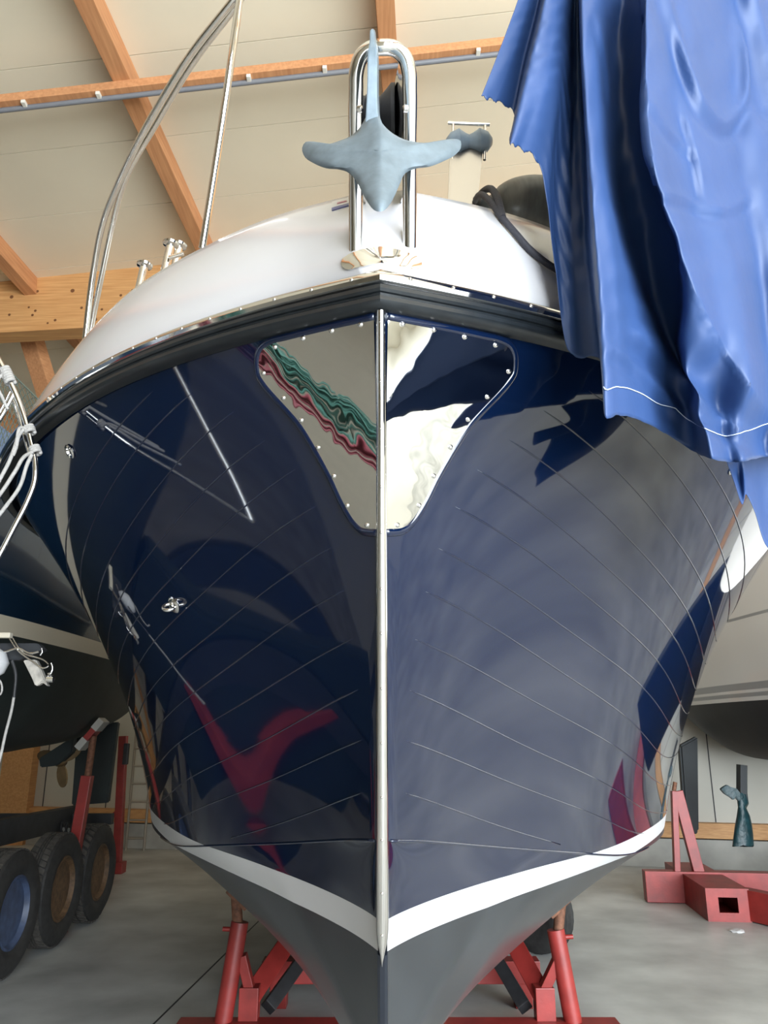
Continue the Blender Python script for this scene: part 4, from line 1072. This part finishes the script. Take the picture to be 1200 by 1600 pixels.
beam('chassis_beam', TI@Vector((-3.15, 3.5, 0.84)), TI@Vector((-3.15, 8.6, 0.72)), 0.12, 0.20, DARKF, trl)
beam('chassis_beam', TI@Vector((-4.6, 3.5, 0.84)), TI@Vector((-4.6, 8.6, 0.72)), 0.12, 0.20, DARKF, trl)
for Y in (5.66, 6.45, 7.24): tube('axle', [TI@Vector((-2.85, Y, 0.39)), TI@Vector((-4.9, Y, 0.39))], 0.045, DARKF, trl, 12)
for k, Y in enumerate((8.2,)):
    beam('cross_member', TI@Vector((-4.6, Y, 0.72)), TI@Vector((-2.7, Y, 0.72)), 0.08, 0.10, DARKF, trl)
sp_a, sp_b = TI@at(30, 1284, 7.9), TI@at(118, 1296, 7.9)
Psp = [sp_a.lerp(sp_b, t)+Vector((0, 0.045*math.cos(t*2*math.pi*11), 0.045*math.sin(t*2*math.pi*11))) for t in np.linspace(0, 1, 180)]
tube('coil_spring', Psp, 0.011, DARKF, trl, 6, 180)
beam('spring_plate', TI@at(26, 1286, 7.95), TI@at(120, 1298, 7.95), 0.02, 0.03, PLINTH, trl)
# red cradle of the dark yacht, mostly beyond the left edge of the picture but mirrored in the navy hull
lc = empty('yacht_cradle', 'red steel cradle of the dark yacht, beside the trailer wheels', 'cradle', M=Matrix.Translation((-3.2, 3.6, 0)))
CI2 = lc.matrix_world.inverted()
for Y in (4.25,):
    beam('base_beam', CI2@Vector((-4.8, Y, 0.12)), CI2@Vector((-2.9, Y, 0.12)), 0.12, 0.16, RED, lc)
    for s in (1,):
        beam('post', CI2@Vector((-3.0, Y, 0.2)), CI2@Vector((-3.12, Y, 0.85)), 0.09, 0.09, RED, lc, up=(0, 1, 0))
        beam('brace', CI2@Vector((-3.6, Y, 0.2)), CI2@Vector((-3.08, Y, 0.55)), 0.06, 0.06, RED, lc, up=(0, 1, 0))

# ================================================================== white yacht on the right
ry = empty('sailing_yacht', 'white sailing yacht with grey stripes and black bottom at the right', 'boat', M=Matrix.Translation((4.9, 8.0, 0))); YI = ry.matrix_world.inverted()
st_r = [(-2.5, 0.0, [(0.02, 1.60), (0.85, 1.68), (1.35, 1.93), (1.62, 3.25)]),
        (-1.0, 0.0, [(0.02, 1.42), (1.00, 1.52), (1.50, 1.89), (1.80, 3.25)]),
        (-0.2, 0.0, [(0.02, 1.30), (1.10, 1.41), (1.56, 1.86), (1.86, 3.25)]),
        (0.8, 0.0, [(0.02, 1.24), (1.10, 1.37), (1.56, 1.86), (1.86, 3.2)]),
        (1.4, 0.0, [(0.02, 1.32), (1.00, 1.45), (1.45, 1.88), (1.76, 3.2)]),
        (2.0, 0.0, [(0.02, 1.45), (0.85, 1.58), (1.28, 1.95), (1.62, 3.2)])]
loft('yr', st_r, [('hull_bottom', BBOT, -9, 1.83), ('hull_topsides', WHULL, 1.83, 1.865), ('grey_stripe', GREYS, 1.865, 1.90), ('hull_topsides', WHULL, 1.90, 1.925), ('grey_stripe', GREYS, 1.925, 1.985), ('hull_topsides', WHULL, 1.985, 2.52), ('grey_stripe', GREYS, 2.52, 2.545), ('hull_topsides', WHULL, 2.545, 9)], ry)
kf = [at(x, y, 9.0) for x, y in ((1060, 1165), (1088, 1150), (1090, 1298), (1084, 1305), (1072, 1303), (1066, 1250))]
prism('rudder', [YI@q for q in kf], 0.10, BBOT, ry, 0.02)
beam('shaft_strut', YI@at(1159, 1195, 8.2), YI@at(1159, 1250, 8.2), 0.07, 0.10, BBOT, ry, up=(0, 1, 0))
# bag over the propeller
bag = empty('propeller_bag', 'dark green plastic bag tied over the propeller drive', 'bag', M=Matrix.Translation(at(1160, 1320, 8.2))); BI = bag.matrix_world.inverted()
sec = [(1240, 1150, 1168), (1255, 1152, 1170), (1262, 1153, 1166), (1275, 1151, 1172), (1290, 1148, 1175), (1305, 1146, 1177), (1322, 1144, 1178)]
V = []; sg = 16
for k, (y, xa_, xb_) in enumerate(sec):
    for j in range(sg):
        t = 2*math.pi*j/sg; x = (xa_+xb_)/2+(xb_-xa_)/2*math.cos(t)
        V.append(BI@at(x, y+1.5*math.sin(5*t+k), 8.2+0.07*math.sin(t)+0.012*math.sin(4*t+k*1.7)))
Fc = [(i*sg+j, i*sg+(j+1) % sg, (i+1)*sg+(j+1) % sg, (i+1)*sg+j) for i in range(len(sec)-1) for j in range(sg)]+[tuple(range(sg))[::-1], tuple((len(sec)-1)*sg+j for j in range(sg))]
mesh_obj('bag_body', V, Fc, BAGM, bag, True, 60)
kn = [(1125, 1233), (1130, 1229), (1136, 1226), (1139, 1229), (1150, 1232), (1156, 1240), (1154, 1252), (1148, 1246), (1145, 1250), (1141, 1246), (1136, 1243), (1131, 1240)]
prism('knot_ears', [BI@at(x, y, 8.15) for x, y in kn], 0.05, BAGM, bag, 0.006)
# its red cradle
rc = empty('yacht_cradle', 'dull red welded cradle with A frame under the white yacht', 'cradle', M=Matrix.Translation((3.6, 8.4, 0))); RCI = rc.matrix_world.inverted()
c0 = on_floor(1013, 1411); c1 = on_floor(1100, 1413); dd = (c1-c0).normalized()
end = c0+dd*3.6
beam('base_beam', RCI@(c0+Vector((0, 0.07, 0.14))), RCI@(end+Vector((0, 0.07, 0.14))), 0.14, 0.27, RED, rc)
ap = at(1053, 1236, c0.y+0.05)
beam('leg', RCI@at(1058, 1378, c0.y+0.02), RCI@ap, 0.055, 0.06, RED, rc, up=(0, 1, 0))
beam('leg', RCI@at(1096, 1380, c0.y+0.02), RCI@(ap+Vector((0.03, 0, 0))), 0.10, 0.06, RED, rc, up=(0, 1, 0))
tube('jack_screw', [RCI@ap, RCI@at(1055, 1222, c0.y+0.05)], 0.02, RUST, rc, 10)
# longitudinal box beam with open square end
e0 = on_floor(1107, 1440); wdt = 0.36; hgt = 0.26
M = Matrix.Translation(RCI@e0)@Matrix.Rotation(-0.10, 4, 'Z')
bm_ = bmesh.new()
for (p0_, p1_) in (((0, 0, 0), (wdt, 0.03, 0.07)), ((0, 0, hgt-0.07), (wdt, 0.03, hgt)), ((0, 0, 0.07), (0.10, 0.03, hgt-0.07)), ((wdt-0.10, 0, 0.07), (wdt, 0.03, hgt-0.07)),
                   ((0, 0.03, 0), (0.02, 1.4, hgt)), ((wdt-0.02, 0.03, 0), (wdt, 1.4, hgt)), ((0.02, 0.03, 0), (wdt-0.02, 1.4, 0.02)), ((0.02, 0.03, hgt-0.02), (wdt-0.02, 1.4, hgt))):
    bm_box(bm_, p0_, p1_, M)
bm_obj('box_beam', bm_, RED, rc)
q0 = on_floor(1163, 1441); q1 = on_floor(1230, 1472)
beam('side_beam', RCI@(q0+Vector((0.06, 0.1, 0.13))), RCI@(q1+Vector((0.9, -1.0, 0.13))), 0.12, 0.24, RED, rc)
# keel of the white yacht, out of view, lengthened to darken the navy hull's reflection
prism('keel', [YI@Vector((4.9, 5.7, 1.62)), YI@Vector((4.9, 9.0, 1.32)), YI@Vector((4.9, 8.6, 0.28)), YI@Vector((4.9, 5.8, 0.28))], 0.22, BBOT, ry, 0.02)
prism('keel', [LI@Vector((-3.25, 3.6, 1.45)), LI@Vector((-3.25, 5.4, 1.42)), LI@Vector((-3.25, 5.2, 0.3)), LI@Vector((-3.25, 3.9, 0.3))], 0.22, LDARK, ly, 0.02)

# spare tyre standing behind the main cradle
sq = on_floor(845, 1489); tr_ = 0.27
sp_t = lathe('spare_tyre', [(tr_*0.55, -0.085), (tr_*0.72, -0.10), (tr_*0.92, -0.085), (tr_*0.99, -0.06), (tr_*0.96, -0.03), (tr_, -0.025), (tr_, 0.025), (tr_*0.96, 0.03), (tr_*0.99, 0.06), (tr_*0.92, 0.085), (tr_*0.72, 0.10), (tr_*0.55, 0.085)], TYRE, None, 30, frame_z((sq.x, sq.y, tr_), (-0.75, -0.66, 0.0), (0, 0, 1)))
tag(sp_t, 'loose dark tyre standing on the floor behind the red cradle', 'tyre')
lathe('hub', [(tr_*0.54, -0.07), (tr_*0.50, 0.05), (tr_*0.2, 0.06)], RIMR, sp_t, 20, frame_z((sq.x, sq.y, tr_), (-0.75, -0.66, 0.0), (0, 0, 1)))
# small litter on the floor at right
lq = on_floor(1152, 1456)
bm_ = bmesh.new(); bmesh.ops.create_icosphere(bm_, subdivisions=2, radius=0.05)
for v in bm_.verts: v.co.z = abs(v.co.z)*0.25; v.co.x *= 1+0.5*random.random(); v.co += Vector((random.uniform(-.008, .008),)*3)
po = bm_obj('paper_scrap', bm_, STRIPE); po.location = lq; tag(po, 'small crumpled white scrap lying on the floor by the cradle', 'litter')
